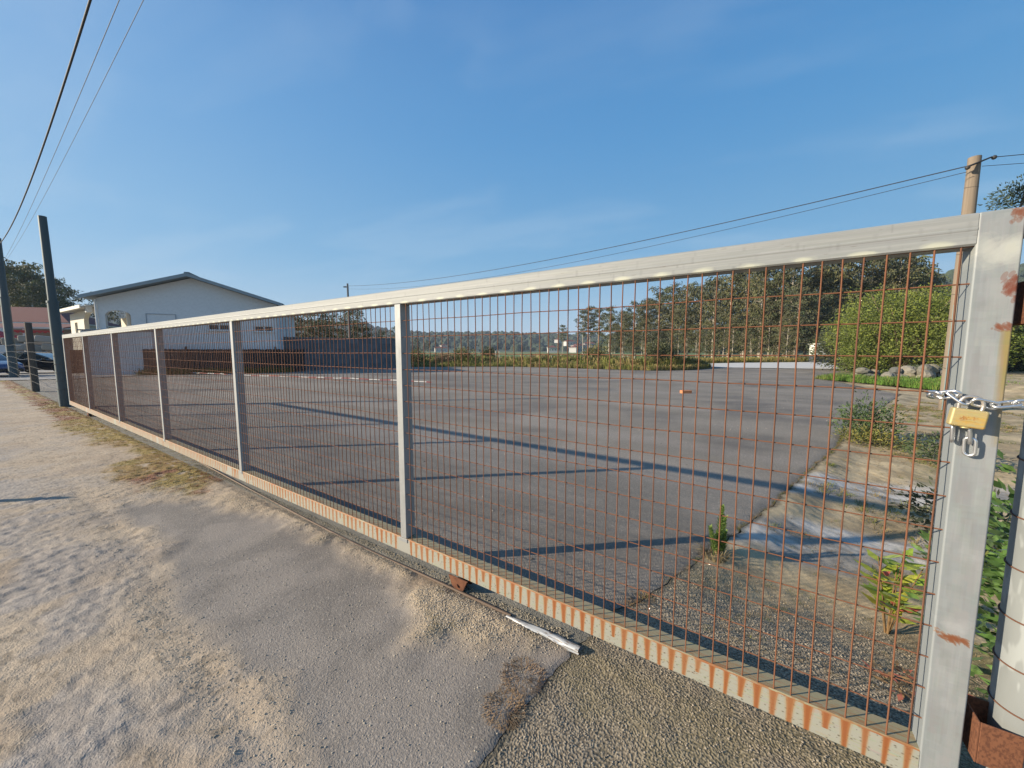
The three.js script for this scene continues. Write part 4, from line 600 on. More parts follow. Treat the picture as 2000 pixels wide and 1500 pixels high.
function car(pos, turn, paint, label) { // length along x, 4.2 m, nose at +x
  const o = thing('parked_car', label, 'car', pos, turn, 'cars parked beside the white house'), PM = new THREE.MeshPhysicalMaterial({ color: paint, roughness: 0.35, metalness: 0.3, clearcoat: 1, clearcoatRoughness: 0.08 }), GL = new THREE.MeshPhysicalMaterial({ color: lin(0.03, 0.045, 0.05), roughness: 0.06, clearcoat: 1 }), BK = mat(0.02, 0.02, 0.02, 0.7);
  const s = new THREE.Shape(); s.moveTo(-2.05, 0.32); s.lineTo(-1.72, 0.30); s.absarc(-1.3, 0.34, 0.37, Math.PI, 0, true); s.lineTo(0.92, 0.28); s.absarc(1.3, 0.34, 0.37, Math.PI, 0, true); s.lineTo(2.02, 0.34); s.quadraticCurveTo(2.12, 0.62, 1.98, 0.74); s.quadraticCurveTo(1.5, 0.9, 0.95, 0.95); s.lineTo(-1.95, 1.0); s.quadraticCurveTo(-2.14, 0.8, -2.05, 0.32); s.closePath();
  const bg = new THREE.ExtrudeGeometry(s, { depth: 1.56, bevelEnabled: true, bevelSize: 0.07, bevelThickness: 0.08, bevelSegments: 3, curveSegments: 14 }); bg.translate(0, 0, -0.78); part(o, 'body', bg, PM);
  const c = new THREE.Shape(); c.moveTo(-1.95, 0.98); c.quadraticCurveTo(-1.75, 1.36, -1.45, 1.44); c.quadraticCurveTo(-0.6, 1.52, 0.05, 1.42); c.quadraticCurveTo(0.6, 1.2, 0.98, 0.94); c.closePath(); const cg = new THREE.ExtrudeGeometry(c, { depth: 1.3, bevelEnabled: true, bevelSize: 0.05, bevelThickness: 0.1, bevelSegments: 3, curveSegments: 12 }); cg.translate(0, 0, -0.65); part(o, 'cabin_glass', cg, GL);
  const rf = new THREE.Shape(); rf.moveTo(-1.5, 1.45); rf.quadraticCurveTo(-0.6, 1.56, 0.0, 1.46); rf.lineTo(0.0, 1.5); rf.quadraticCurveTo(-0.6, 1.61, -1.52, 1.5); rf.closePath(); const rg = new THREE.ExtrudeGeometry(rf, { depth: 1.36, bevelEnabled: true, bevelSize: 0.02, bevelThickness: 0.05, bevelSegments: 2 }); rg.translate(0, 0, -0.68); part(o, 'roof', rg, PM);
  for (const z of [-0.76, 0.76]) { for (const x of [-0.55]) { const pl = box(0.08, 0.48, 0.06, x, 1.2, z * 1.0); part(o, 'pillar', pl, PM); } for (const x of [-1.3, 1.3]) { const w = new THREE.Group(); w.name = 'wheel'; o.add(w); w.position.set(x, 0.33, z); const t = new THREE.TorusGeometry(0.25, 0.085, 10, 28); part(w, 'tyre', t, BK); const d = new THREE.CylinderGeometry(0.2, 0.2, 0.1, 20); d.rotateX(Math.PI / 2); part(w, 'rim', d, mat(0.5, 0.5, 0.52, 0.35, { metalness: 0.7 })); } }
  for (const z of [-0.58, 0.58]) { part(o, 'headlight', new THREE.SphereGeometry(0.13, 12, 8).scale(0.7, 0.6, 1.4).translate(1.98, 0.68, z), mat(0.75, 0.76, 0.78, 0.1)); part(o, 'tail_light', rbox(0.06, 0.28, 0.16, -2.1, 0.82, z * 1.1, 0.02), mat(0.35, 0.02, 0.02, 0.3)); part(o, 'mirror', rbox(0.1, 0.12, 0.16, 0.62, 1.0, z * 1.65, 0.03), PM); }
  part(o, 'bumper', rbox(0.12, 0.2, 1.6, 2.08, 0.42, 0, 0.05), BK); part(o, 'bumper', rbox(0.12, 0.2, 1.6, -2.1, 0.42, 0, 0.05), BK); return o;
}
car(V(-34.15, 0.05, -23.9), -0.25, lin(0.015, 0.045, 0.15), 'dark blue car parked behind the fence at the left edge');
car(V(-35.0, 0.05, -27.6), 0.35, lin(0.012, 0.013, 0.014), 'black car parked between the steel posts');

// ---------------------------------------------------------------- trees
function eucalyptus(seed, h, spread, n, low, tint) {
  const r = rng(seed), T = new Leafy(), C = new Leafy(), bark = [0.36, 0.31, 0.25], pts = [], rad = [], bx = (r() - 0.5) * 0.8, bz = (r() - 0.5) * 0.8;
  const at = (t) => [bx * Math.sin(t * 2.6) * h * 0.06, t * h, bz * Math.sin(t * 2.1 + 1) * h * 0.06 - bz * Math.sin(1) * h * 0.06];
  for (let i = 0; i <= 8; i++) { pts.push(at(i / 8 * 0.95)); rad.push(lerp(0.21, 0.04, i / 8) * h / 15); } pts[0][1] = -0.4; T.limb(pts, rad, 7, bark);
  for (let k = 0; k < n; k++) {
    const f = (k + r() * 0.8) / n, t = lerp(low, 0.96, f), b = at(t), a = k * 2.4 + r(), env = Math.sin(Math.PI * Math.min(1, 0.18 + f * 0.80)), L = spread * (0.35 + 0.75 * env) * (0.6 + r() * 0.6), rise = 0.25 + r() * 0.55;
    const e = [b[0] + Math.cos(a) * L, b[1] + L * rise, b[2] + Math.sin(a) * L], m = [lerp(b[0], e[0], 0.5), lerp(b[1], e[1], 0.5) - L * 0.06, lerp(b[2], e[2], 0.5)];
    T.limb([b, m, e], [0.055 * h / 15, 0.035, 0.012], 4, [0.27, 0.23, 0.18]);
    for (let q = 0; q < 3; q++) {
      const c = q === 0 ? e : [lerp(b[0], e[0], 0.45 + 0.3 * q * r()) + (r() - 0.5) * 0.8, lerp(b[1], e[1], 0.6) + (r() - 0.3) * 0.7, lerp(b[2], e[2], 0.45 + 0.3 * q * r()) + (r() - 0.5) * 0.8];
      const rr = (0.55 + 0.5 * r()) * (spread / 3.2), tone = 0.65 + r() * 0.7, warm = r();
      for (let i = 0; i < 30; i++) {
        const d = rdir(r), k2 = Math.pow(r(), 0.4) * rr, a0 = [c[0] + d[0] * k2 * 1.15, c[1] + d[1] * k2 * 0.75, c[2] + d[2] * k2 * 1.15], dir = nrm([d[0] * 0.5 + (r() - 0.5), -0.55 + (r() - 0.5) * 1.3, d[2] * 0.5 + (r() - 0.5)]), sd = crs(dir, rdir(r)), v = tone * (0.75 + r() * 0.5);
        C.leaf(a0, dir, sd, 0.34 + r() * 0.26, 0.13 + r() * 0.1, [(tint[0] + 0.025 * warm) * v, tint[1] * v, tint[2] * v]);
      }
    }
  }
  return [T.geo(), C.geo()];
}
const EUC = [[1, 15, 2.6, 26, 0.30], [2, 16, 3.0, 30, 0.22], [3, 14, 2.7, 26, 0.18], [4, 17, 2.4, 26, 0.40], [5, 15, 3.3, 32, 0.12], [6, 13, 2.9, 28, 0.10]].map(([s, h, sp, n, lo], i) => ({ h, g: eucalyptus(s * 31, h, sp, n, lo, [[0.076, 0.092, 0.024], [0.094, 0.102, 0.026], [0.066, 0.086, 0.028]][i % 3]) }));
function plant(name, label, category, pos, turn, parts, scale = 1, group) { const o = thing(name, label, category, pos, turn, group); parts.forEach(([n, g, m]) => part(o, n, g, m)); o.scale.setScalar(scale); return o; }
const euc = (k, x, z, h, turn, label, group) => plant('eucalyptus_tree', label, 'tree', V(x, 0, z), turn, [['trunk', EUC[k].g[0], BARK], ['crown', EUC[k].g[1], LEAF]], h / EUC[k].h, group);
{ // the stand of eucalyptus at the right: x across, z into the picture, heights read off the skyline
  const r = rng(123), sky = [[1188, 602], [1215, 610], [1240, 592], [1262, 585], [1282, 568], [1310, 560], [1338, 556], [1362, 562], [1390, 548], [1420, 535], [1450, 526], [1480, 516], [1510, 508], [1540, 512], [1570, 504], [1600, 500], [1630, 500], [1660, 494], [1690, 498], [1715, 496], [1745, 500], [1772, 506], [1792, 540]];
  sky.forEach(([px, py], i) => {
    const Z = lerp(104, 60, sm(1180, 1560, px)) + (r() - 0.5) * 5, X = (px - 1000) / 722 * Z * 1.0, h = Math.min(19, (686 - py) / 722 * Z * 1.0 + 1.7);
    euc(i % 5, X, -Z, h, r() * 6.28, 'tall eucalyptus with pale trunk in the front row of the stand', 'front row of the eucalyptus stand');
  });
  for (let i = 0; i < 30; i++) { const px = lerp(1195, 1800, i / 29), Z = lerp(112, 66, sm(1180, 1560, px)) + 4 + r() * 10, X = (px - 1000) / 722 * Z, top = 686 - (690 - lerp(600, 500, sm(1180, 1560, px))) * (0.62 + r() * 0.3); euc([4, 5, 2][i % 3], X, -Z, (686 - top) / 722 * Z + 1.7, r() * 6.28, 'dark eucalyptus filling the rear of the stand', 'rear rows of the eucalyptus stand'); }
  for (let i = 0; i < 26; i++) { const px = lerp(1200, 1640, i / 25), Z = lerp(100, 57, sm(1180, 1560, px)) - 1 + (r() - 0.5) * 4, X = (px - 1000) / 722 * Z; euc([5, 4][i % 2], X, -Z, 6 + r() * 5, r() * 6.28, 'low young eucalyptus along the foot of the stand', 'young trees along the foot of the stand'); }
  for (const [px, py, Z] of [[1138, 606, 128], [1152, 600, 130], [1168, 604, 126], [1098, 636, 190]]) euc(3, (px - 1000) / 722 * Z, -Z, (686 - py) / 722 * Z + 1.7, r() * 6.28, 'lone slender eucalyptus standing clear left of the stand', 'slender trees left of the stand');
  for (const [px, py, Z] of [[-60, 520, 80], [-22, 500, 78], [0, 506, 74], [18, 512, 84], [40, 516, 76], [62, 522, 84], [82, 532, 78], [104, 545, 86], [122, 552, 80], [140, 566, 88], [30, 540, 70], [75, 552, 70], [110, 570, 72], [205, 578, 90]]) euc([1, 4, 2][Math.abs(px) % 3], (px - 1000) / 722 * Z, -Z, (686 - py) / 722 * Z + 1.7, r() * 6.28, 'dark tall tree behind the red-roofed house', 'trees behind the red-roofed house');
  for (const [px, py, Z] of [[548, 622, 47], [572, 612, 48], [598, 608, 50], [625, 606, 48], [652, 614, 52], [684, 604, 47], [700, 612, 50], [560, 632, 44], [610, 628, 44], [640, 630, 45], [720, 640, 50], [745, 648, 52]]) euc([4, 5, 2][px % 3], (px - 1000) / 722 * Z, -Z, (686 - py) / 722 * Z + 1.7, r() * 6.28, 'dense dark tree behind the block wall', 'trees behind the block wall');
  for (const [px, py, Z] of [[775, 640, 120], [815, 662, 150], [835, 668, 160]]) euc(2, (px - 1000) / 722 * Z, -Z, (686 - py) / 722 * Z + 1.7, r() * 6.28, 'distant tree at the end of the block wall', 'distant trees beyond the wall');
}
function bush(seed, R, Hh, n, leaf, base, tip, up = 0.3, stems = 9, lift = 0) { // twiggy shrub: stems, twigs and leaf sprays
  const r = rng(seed), S = new Leafy(), C = new Leafy();
  for (let k = 0; k < stems; k++) { const a = k / stems * 6.28 + r(), e = [Math.cos(a) * R * (0.3 + r() * 0.6), Hh * (0.5 + r() * 0.45), Math.sin(a) * R * (0.3 + r() * 0.6)]; S.limb([[0, -0.05, 0], [e[0] * 0.4, e[1] * 0.55, e[2] * 0.4], e], [0.022 * Hh, 0.014 * Hh, 0.005 * Hh], 5, [0.16, 0.12, 0.08]); }
  for (let k = 0; k < n; k++) {
    const d = rdir(r), q = Math.pow(r(), 0.33), lump = 0.5 + 0.95 * fbm(d[0] * 2.3 + seed, d[2] * 2.3 + d[1] * 1.9 + 5, 3), c = [d[0] * R * q * lump, Hh * (lift + (1 - lift) * (0.5 + 0.5 * d[1] * q * lump)), d[2] * R * q * lump], tone = 0.6 + r() * 0.75;
    for (let i = 0; i < 9; i++) { const o = rdir(r), sp = leaf * 2.2, a0 = [c[0] + o[0] * sp, Math.max(0.01, c[1] + o[1] * sp), c[2] + o[2] * sp], dir = nrm([o[0] + d[0] * 0.5, o[1] * 0.8 + up, o[2] + d[2] * 0.5]), v = tone * (0.8 + r() * 0.4), m = r(); C.leaf(a0, dir, crs(dir, rdir(r)), leaf * (0.8 + r() * 0.8), leaf * (0.35 + r() * 0.3), mix3(base, tip, m).map((x) => x * v)); }
  }
  return [['stems', S.geo(), BARK], ['foliage', C.geo(), LEAF]];
}
{ // big light green bush at the right and smaller growth around it
  plant('green_bush', 'big feathery light green bush in front of the eucalyptus stand', 'bush', V(26.6, 0, -25.4), 0.4, bush(3, 3.6, 6.0, 3800, 0.12, [0.11, 0.155, 0.016], [0.24, 0.27, 0.03], 0.3, 14, 0.12));
  plant('green_bush', 'light green bush lobe reaching behind the timber pole', 'bush', V(29.4, 0, -24.2), 1.4, bush(4, 3.8, 5.6, 3000, 0.12, [0.10, 0.15, 0.016], [0.21, 0.25, 0.03], 0.3, 12, 0.1));
  plant('green_bush', 'lower left lobe of light green growth beside the concrete pad', 'bush', V(25.7, 0, -26.6), 2.2, bush(14, 1.9, 3.6, 1500, 0.12, [0.095, 0.14, 0.016], [0.2, 0.24, 0.03], 0.3, 10));
  { const S = new Leafy(), B = bush(5, 0.5, 0.85, 150, 0.07, [0.035, 0.06, 0.03], [0.06, 0.09, 0.04], 0.3, 6); S.limb([[0, -0.3, 0], [0.05, 3, 0], [0, 5.75, 0]], [0.07, 0.05, 0.03], 6, [0.2, 0.17, 0.13]); for (const [a, h] of [[0.42, 1.35], [0.16, 1.0], [0.60, 1.1], [0.3, 0.8]]) S.limb([[0.05, 5.8, 0], [a, 5.8 + h, 0.05]], [0.022, 0.008], 5, [0.12, 0.10, 0.09]); const g = B[1][1]; g.translate(0, 5.65, 0);
    plant('slender_tree', 'small dark crown with dry stalks showing above the gate corner', 'tree', V(14.5, 0, -11.0), 0, [['trunk', S.geo(), BARK], ['crown', g, LEAF]]); }
  { const DB = bush(51, 2.6, 4.2, 900, 0.2, [0.045, 0.065, 0.018], [0.09, 0.10, 0.03], 0.3, 10);
    for (const [x, z, sc, l] of [[28.5, -31.5, 0.9, 'dark shrub closing the gap behind the big light green bush'], [32.5, -33.5, 1.0, 'dark shrub between the concrete pad and the big bush'], [35.0, -26.0, 1.0, 'dark shrub seen just right of the end post'], [39.0, -26.5, 1.1, 'dark shrub beyond the chain at the right edge'], [43.5, -30.0, 1.2, 'dark shrub farthest right below the wooded hill']]) plant('dark_shrub', l, 'shrub', V(x, 0, z), x, DB, sc); }
  plant('sapling_bush', 'round dark green sapling growing at the asphalt edge', 'bush', V(6.97, -0.06, -7.15), 0, bush(6, 0.46, 0.82, 300, 0.05, [0.055, 0.10, 0.028], [0.10, 0.16, 0.035], 0.3, 9));
  plant('weed_clump', 'yellow-green low weeds at the foot of the round sapling', 'weeds', V(6.75, -0.07, -6.75), 0, bush(7, 0.5, 0.28, 160, 0.045, [0.12, 0.14, 0.02], [0.24, 0.20, 0.03], 0.4, 8));
  plant('weed_clump', 'dark trailing weed beside the gate end post', 'weeds', gw(1.75, -3.3, -0.06), 0, bush(8, 0.38, 0.42, 130, 0.05, [0.035, 0.05, 0.02], [0.07, 0.08, 0.03], 0.2, 8));
  plant('weed_clump', 'small green weed on the bank near the end post', 'weeds', gw(1.55, -2.55, -0.1), 0, bush(18, 0.26, 0.2, 90, 0.04, [0.10, 0.13, 0.02], [0.2, 0.22, 0.03], 0.5, 6));
  plant('weed_clump', 'dark leafy weed on the bank under the rail shadow', 'weeds', gw(2.6, -6.6, -0.05), 0, bush(28, 0.42, 0.4, 130, 0.05, [0.04, 0.07, 0.02], [0.08, 0.11, 0.03], 0.4, 6));
  // dense leafy growth right of the end post
  plant('ivy_growth', 'tall green leafy growth between the end post and the round post', 'climbing plant', gw(1.42, -0.95, -0.1), 0, bush(9, 0.42, 1.25, 420, 0.06, [0.06, 0.13, 0.02], [0.12, 0.22, 0.04], 0.3, 9));
  plant('ivy_growth', 'green growth behind the round post', 'climbing plant', gw(2.2, -1.5, -0.05), 1, bush(19, 0.6, 1.3, 320, 0.06, [0.06, 0.12, 0.02], [0.12, 0.2, 0.04], 0.3, 9));
  plant('dry_shrub', 'brown dry shrub on the bank right of the chain', 'shrub', gw(4.6, -5.4, 0.2), 0, bush(29, 1.1, 2.0, 380, 0.08, [0.13, 0.09, 0.05], [0.2, 0.16, 0.06], 0.3, 12));
}
{ // shrubs of the far verge
  const B = [bush(41, 0.9, 1.5, 260, 0.14, [0.10, 0.11, 0.03], [0.24, 0.20, 0.05], 0.4, 8), bush(42, 0.8, 1.9, 260, 0.14, [0.06, 0.075, 0.02], [0.12, 0.12, 0.04], 0.5, 8), bush(43, 1.1, 1.2, 240, 0.14, [0.24, 0.17, 0.09], [0.34, 0.25, 0.12], 0.5, 10)];
  for (const [px, Z, k, sc, l] of [[812, 41, 0, 1.1, 'yellow-green shrub by the end of the block wall'], [868, 42, 2, 1.0, 'straw-brown shrub in the verge left of the stakes'], [905, 44, 0, 1.2, 'olive shrub in the verge left of the stakes'], [1050, 44, 2, 0.9, 'straw-brown shrub among the pale stakes'], [1162, 43, 0, 1.4, 'bright yellow-green shrub below the slender trees'], [1225, 38, 2, 0.8, 'straw-brown shrub near the white marker'], [1286, 35, 1, 1.35, 'dark upright shrub on the grass tongue'], [1305, 36, 1, 1.1, 'smaller dark shrub beside the dark upright one'], [955, 50, 1, 1.1, 'dark shrub behind the middle of the verge']]) plant('verge_shrub', l, 'shrub', V((px - 1000) / 722 * Z, 0.02, -Z), px, B[k], sc);
}
{ // upright bright weed in the crack, dry grass at its foot
  const r = rng(61), S = new Leafy(), C = new Leafy();
  for (const [x, z, h, a] of [[0, 0, 0.42, 0.1], [-0.10, 0.03, 0.27, -0.25], [0.05, -0.03, 0.30, 0.28], [-0.04, 0.02, 0.2, 0], [0.02, 0.05, 0.22, -0.1]]) { const e = [x + a * h * 0.5, h, z]; S.limb([[x * 0.4, -0.05, z * 0.4], [x, h * 0.45, z], e], [0.004, 0.003, 0.0015], 5, [0.10, 0.15, 0.03]); for (let i = 0; i < h * 330; i++) { const t = 0.14 + 0.86 * i / (h * 330), c = [lerp(x * 0.4, e[0], t), h * t, lerp(z * 0.4, e[2], t)], b = i * 2.4, d = nrm([Math.cos(b), 0.7 + 0.6 * t, Math.sin(b)]), v = 0.8 + r() * 0.5; C.leaf(c, d, crs(d, [0, 1, 0.1]), 0.055 * (1.2 - 0.6 * t) * (0.8 + r() * 0.5), 0.017, [0.20 * v, 0.29 * v, 0.035 * v]); } }
  plant('crack_weed', 'upright bright green weed growing from the asphalt crack', 'weed', V(1.77, -0.02, -3.03), 0.3, [['stems', S.geo(), BARK], ['leaves', C.geo(), LEAF]]);
}
function tuft(seed, n, h, spread, c0, c1, droop = 0.4) { const r = rng(seed), L = new Leafy(); for (let i = 0; i < n; i++) { const a = r() * 6.28, q = Math.sqrt(r()) * spread, b = [Math.cos(a) * q, -0.01, Math.sin(a) * q], l = h * (0.5 + r() * 0.6), d = [Math.cos(a + (r() - 0.5) * 2) * droop * (0.4 + r()), 1, Math.sin(a + (r() - 0.5) * 2) * droop * (0.4 + r())], m = [b[0] + d[0] * l * 0.4, b[1] + l * 0.62, b[2] + d[2] * l * 0.4], e = [b[0] + d[0] * l * 1.1, b[1] + l * (0.95 - droop * 0.5), b[2] + d[2] * l * 1.1], s = crs(d, [Math.cos(a), 0, Math.sin(a)]), w = h * 0.018 + 0.0012, col = mix3(c0, c1, r()); const P = (p, k) => [p[0] + s[0] * w * k, p[1], p[2] + s[2] * w * k]; L.tri(P(b, 1), P(b, -1), P(m, 0.8), col); L.tri(P(b, -1), P(m, -0.8), P(m, 0.8), col); L.tri(P(m, 0.8), P(m, -0.8), e, col); } return L.geo(); }
{
  const put = (u, w, y, g, label, sc = 1) => { const p = gw(u, w, y), o = top('dry_grass_tuft', g, DRY, label, 'grass tuft'); o.position.copy(p); o.scale.setScalar(sc); return o; };
  put(-0.20, -1.52, -0.03, tuft(1, 120, 0.14, 0.09, [0.30, 0.22, 0.10], [0.14, 0.11, 0.06], 0.8), 'dry grass tuft at the foot of the upright green weed');
  put(-0.95, 0.36, 0.0, tuft(2, 700, 0.030, 0.11, [0.30, 0.20, 0.11], [0.15, 0.09, 0.05], 1.0), 'low brown dried tuft on the crack in the foreground');
  put(-0.93, 0.56, 0.0, tuft(3, 700, 0.028, 0.10, [0.22, 0.13, 0.07], [0.32, 0.22, 0.12], 1.0), 'second brown dried tuft nearer on the foreground crack');
  put(-0.60, -0.62, -0.01, tuft(4, 420, 0.034, 0.11, [0.26, 0.17, 0.08], [0.13, 0.09, 0.05], 1.0), 'brown dried tuft where the crack runs under the gate');
}
{ // leafy seedling with red leaves by the end post
  const r = rng(71), S = new Leafy(), C = new Leafy();
  for (let k = 0; k < 9; k++) { const a = k * 2.4, h = 0.12 + r() * 0.3, e = [Math.cos(a) * 0.14 * r(), h, Math.sin(a) * 0.14 * r()]; S.limb([[0, -0.05, 0], [e[0] * 0.5, h * 0.5, e[2] * 0.5], e], [0.004, 0.003, 0.002], 5, [0.2, 0.12, 0.05]); for (let i = 0; i < 9; i++) { const b = i * 2.4 + k, d = nrm([Math.cos(b), 0.15 + r() * 0.5, Math.sin(b)]), c = [lerp(0, e[0], 0.5 + i * 0.06), lerp(0, e[1], 0.5 + i * 0.06), lerp(0, e[2], 0.5 + i * 0.06)], red = r() < 0.1; C.leaf(c, d, crs(d, [0, 1, 0.2]), 0.075 + r() * 0.05, 0.032 + r() * 0.016, red ? [0.5, 0.10, 0.07] : [0.26 + r() * 0.16, 0.36 + r() * 0.08, 0.035]); } }
  plant('leafy_seedling', 'yellow-green leafy seedling with red leaves beside the end post', 'seedling', gw(0.80, -1.30, -0.09), 0, [['stems', S.geo(), BARK], ['leaves', C.geo(), LEAF]], 1.3);
  const D = new Leafy(); for (let i = 0; i < 60; i++) { const d = nrm([r() - 0.5, (r() - 0.5) * 0.25, r() - 0.5]), c = [(r() - 0.5) * 0.34, 0.004 + r() * 0.03, (r() - 0.5) * 0.22]; D.leaf(c, d, crs(d, [0.1, 1, 0.1]), 0.04 + r() * 0.04, 0.018 + r() * 0.01, r() < 0.35 ? [0.40, 0.12, 0.07] : [0.30, 0.17, 0.07]); }
  const o = stuff('leaf_litter', new THREE.Mesh(D.geo(), DRY), 'dry reddish leaf litter at the foot of the end post', 'leaf litter'); o.position.copy(gw(0.80, -0.72, -0.012));
}
{ // grass, weeds and litter that nobody could count
  const M = new THREE.Matrix4(), Q = new THREE.Quaternion(), C = new THREE.Color();
  const scatter = (name, geo, m, list, label, cat) => { const im = new THREE.InstancedMesh(geo, m, list.length); list.forEach(([p, s, a, c], i) => { Q.setFromAxisAngle(V(0, 1, 0), a); M.compose(p, Q, V(s, s * (0.8 + (i % 5) * 0.1), s)); im.setMatrixAt(i, M); im.setColorAt(i, C.setRGB(...c)); }); return stuff(name, im, label, cat); };
  const r = rng(500), white = [1, 1, 1];
  const blade = tuft(20, 26, 0.5, 0.28, [1, 1, 1], [0.7, 0.75, 0.6], 0.45), L1 = [];
  const gc = () => { const k = r(); return k < 0.42 ? [0.21, 0.21, 0.05] : k < 0.85 ? [0.36, 0.27, 0.12] : [0.11, 0.13, 0.03]; };
  const front = [[-14, -38], [-6, -38.6], [0, -39.1], [5, -36], [9, -33], [12, -31.3], [15, -32], [18, -34.6], [19.2, -36.4]];
  for (let i = 0; i < 5200; i++) { const k = r() * (front.length - 1), a = Math.floor(k), t = k - a, x = lerp(front[a][0], front[a + 1][0], t), z = lerp(front[a][1], front[a + 1][1], t), back = Math.pow(r(), 1.6) * (x > 12 ? 4 * (1 - (x - 12) / 9) + 0.4 : 22); const tall = sm(0.3, 0.75, fbm(x * 0.35 + 4, back * 0.5, 3)); L1.push([V(x + (r() - 0.5) * 0.6, 0.03, z - 0.15 - back), (0.45 + r() * 0.8) + tall * sm(0.3, 2.5, back) * 1.9, r() * 6.28, gc()]); }
  for (let i = 0; i < 2600; i++) { const t = r(), px = lerp(1290, 1660, t), Z = lerp(47, 56.5, t) + r() * 7; L1.push([V((px - 1000) / 722 * Z, 0.03, -Z), 0.7 + r() * 1.3, r() * 6.28, r() < 0.4 ? [0.28, 0.21, 0.05] : gc()]); }
  scatter('verge_grass', blade, DRY, L1, 'tall uneven grass along the far verge of the lot', 'grass');
  const L2 = []; for (let i = 0; i < 1500; i++) { const t = r(), x = 18.4 + r() * 10 * t + (r() - 0.5), z = lerp(-15.6, -22.2, r()); L2.push([V(x, 0.05, z), 0.35 + r() * 0.5, r() * 6.28, r() < 0.7 ? [0.10, 0.19, 0.025] : [0.18, 0.2, 0.05]]); }
  scatter('ground_cover', blade, DRY, L2, 'bright green ground cover below the big light green bush', 'ground cover');
  const L3 = []; for (let i = 0; i < 420; i++) { const x = lerp(-26.0, -17.5, r()), z = -27.0 - (x + 26) * 0.42 + 0.9 + r() * 0.7; L3.push([V(x, 0, z), 0.5 + r() * 0.8, r() * 6.28, r() < 0.4 ? [0.26, 0.16, 0.05] : [0.12, 0.14, 0.03]]); }
  scatter('fence_weeds', blade, DRY, L3, 'yellow-green weeds along the foot of the dark board fence', 'weeds');
  const short = tuft(22, 30, 0.1, 0.1, [1, 1, 1], [0.7, 0.7, 0.6], 0.8), L4 = [];
  for (let i = 0; i < 2600; i++) { const w = -1.2 - Math.pow(r(), 0.8) * 15, t = 0.1 + r() * 3.2; if (fbm((crack(w) + t) * 1.2 + 5, w * 1.2, 3) < 0.5) continue; const p = gw(crack(w) + t, w, bankHeight(t, w)); L4.push([p, 0.3 + r() * 0.7, r() * 6.28, r() < 0.6 ? [0.25, 0.19, 0.09] : [0.13, 0.15, 0.03]]); }
  for (let i = 0; i < 500; i++) { const w = -0.1 - Math.pow(r(), 0.7) * 8; L4.push([gw(crack(w) + (r() - 0.5) * 0.05, w, -0.02), 0.12 + r() * 0.35, r() * 6.28, r() < 0.6 ? [0.20, 0.14, 0.07] : [0.12, 0.13, 0.03]]); }
  for (let i = 0; i < 5200; i++) { const w = -0.55 - Math.pow(r(), 1.2) * 7, t = 0.12 + Math.pow(r(), 0.8) * 2.4; if (fbm((crack(w) + t) * 2.3 + 15, w * 2.3 + 4, 3) < 0.42) continue; L4.push([gw(crack(w) + t, w, bankHeight(t, w) - 0.006), 0.10 + r() * 0.22, r() * 6.28, r() < 0.72 ? [0.30, 0.22, 0.12] : r() < 0.5 ? [0.12, 0.085, 0.05] : [0.17, 0.18, 0.04]]); }
  scatter('bank_grass', short, DRY, L4, 'sparse short grass and weeds on the sandy bank', 'grass');
  const L5 = []; for (let i = 0; i < 9000; i++) { const u = i < 6000 ? lerp(-20, -5.2, r()) : lerp(-40, -17, r()), w = -0.12 + Math.pow(r(), 1.3) * 1.1, k = roadAt(u, Math.max(0.02, w)); if (k.moss < 0.35) continue; const red = u < -14 || u > -6.6; L5.push([gw(u, w, roadHeight(u, w, k) - 0.004), 0.10 + r() * 0.22, r() * 6.28, r() < (red ? 0.6 : 0.2) ? [0.34, 0.15, 0.08] : r() < 0.8 ? [0.44, 0.33, 0.08] : [0.24, 0.20, 0.05]]); }
  scatter('roadside_moss', short, DRY, L5, 'mossy olive and rust coloured growth along the road side of the gate', 'moss');
  // loose gravel
  const st = new THREE.IcosahedronGeometry(1, 0), p = st.attributes.position; for (let i = 0; i < p.count; i++) { const k = 0.8 + 0.4 * vnoise(p.getX(i) * 4 + 9, p.getZ(i) * 4 + p.getY(i) * 3); p.setXYZ(i, p.getX(i) * k, p.getY(i) * k * 0.7, p.getZ(i) * k * 0.85); } st.computeVertexNormals();
  const L6 = []; for (let i = 0; i < 70000; i++) { const near = i < 52000, u = near ? lerp(-3.6, -0.85, r()) : lerp(-7, -3.6, r()), w = 0.05 + Math.pow(r(), 0.9) * 1.35; if (u > crack(w) - 0.01) continue; const k = roadAt(u, w); const keep = k.grav * 0.95 + (1 - k.grav) * (k.asphalt > 0.5 ? 0.05 : 0.16); if (r() > keep) continue; const s = 0.0016 + 0.0042 * Math.pow(r(), 2.2), v = 0.7 + r() * 0.6; L6.push([gw(u, w, roadHeight(u, w, k) + s * 0.2), s, r() * 6.28, [0.40 * v, 0.34 * v, 0.255 * v]]); }
  for (let i = 0; i < 16000; i++) { const w = lerp(1.2, -1.5, r()), t = 0.02 + r() * 1.8; const k = bankKind(crack(w) + t, w, t); if (r() > k.rough * 0.8 + 0.1) continue; const s = 0.002 + 0.0045 * Math.pow(r(), 2), v = 0.6 + r() * 0.7; L6.push([gw(crack(w) + t, w, bankHeight(t, w) + s * 0.15), s, r() * 6.28, [0.28 * v, 0.235 * v, 0.175 * v]]); }
  for (let i = 0; i < 5000; i++) { const u = lerp(-7, -0.85, r()), w = -0.02 + (r() - 0.5) * 0.06, s = 0.002 + 0.005 * Math.pow(r(), 2), v = 0.6 + r() * 0.6; L6.push([gw(u, w, 0.006 + s * 0.2), s, r() * 6.28, [0.34 * v, 0.29 * v, 0.21 * v]]); }
  scatter('loose_gravel', st, mat(1, 1, 1, 0.95), L6, 'loose pale gravel scattered over the road and along the rail', 'gravel');
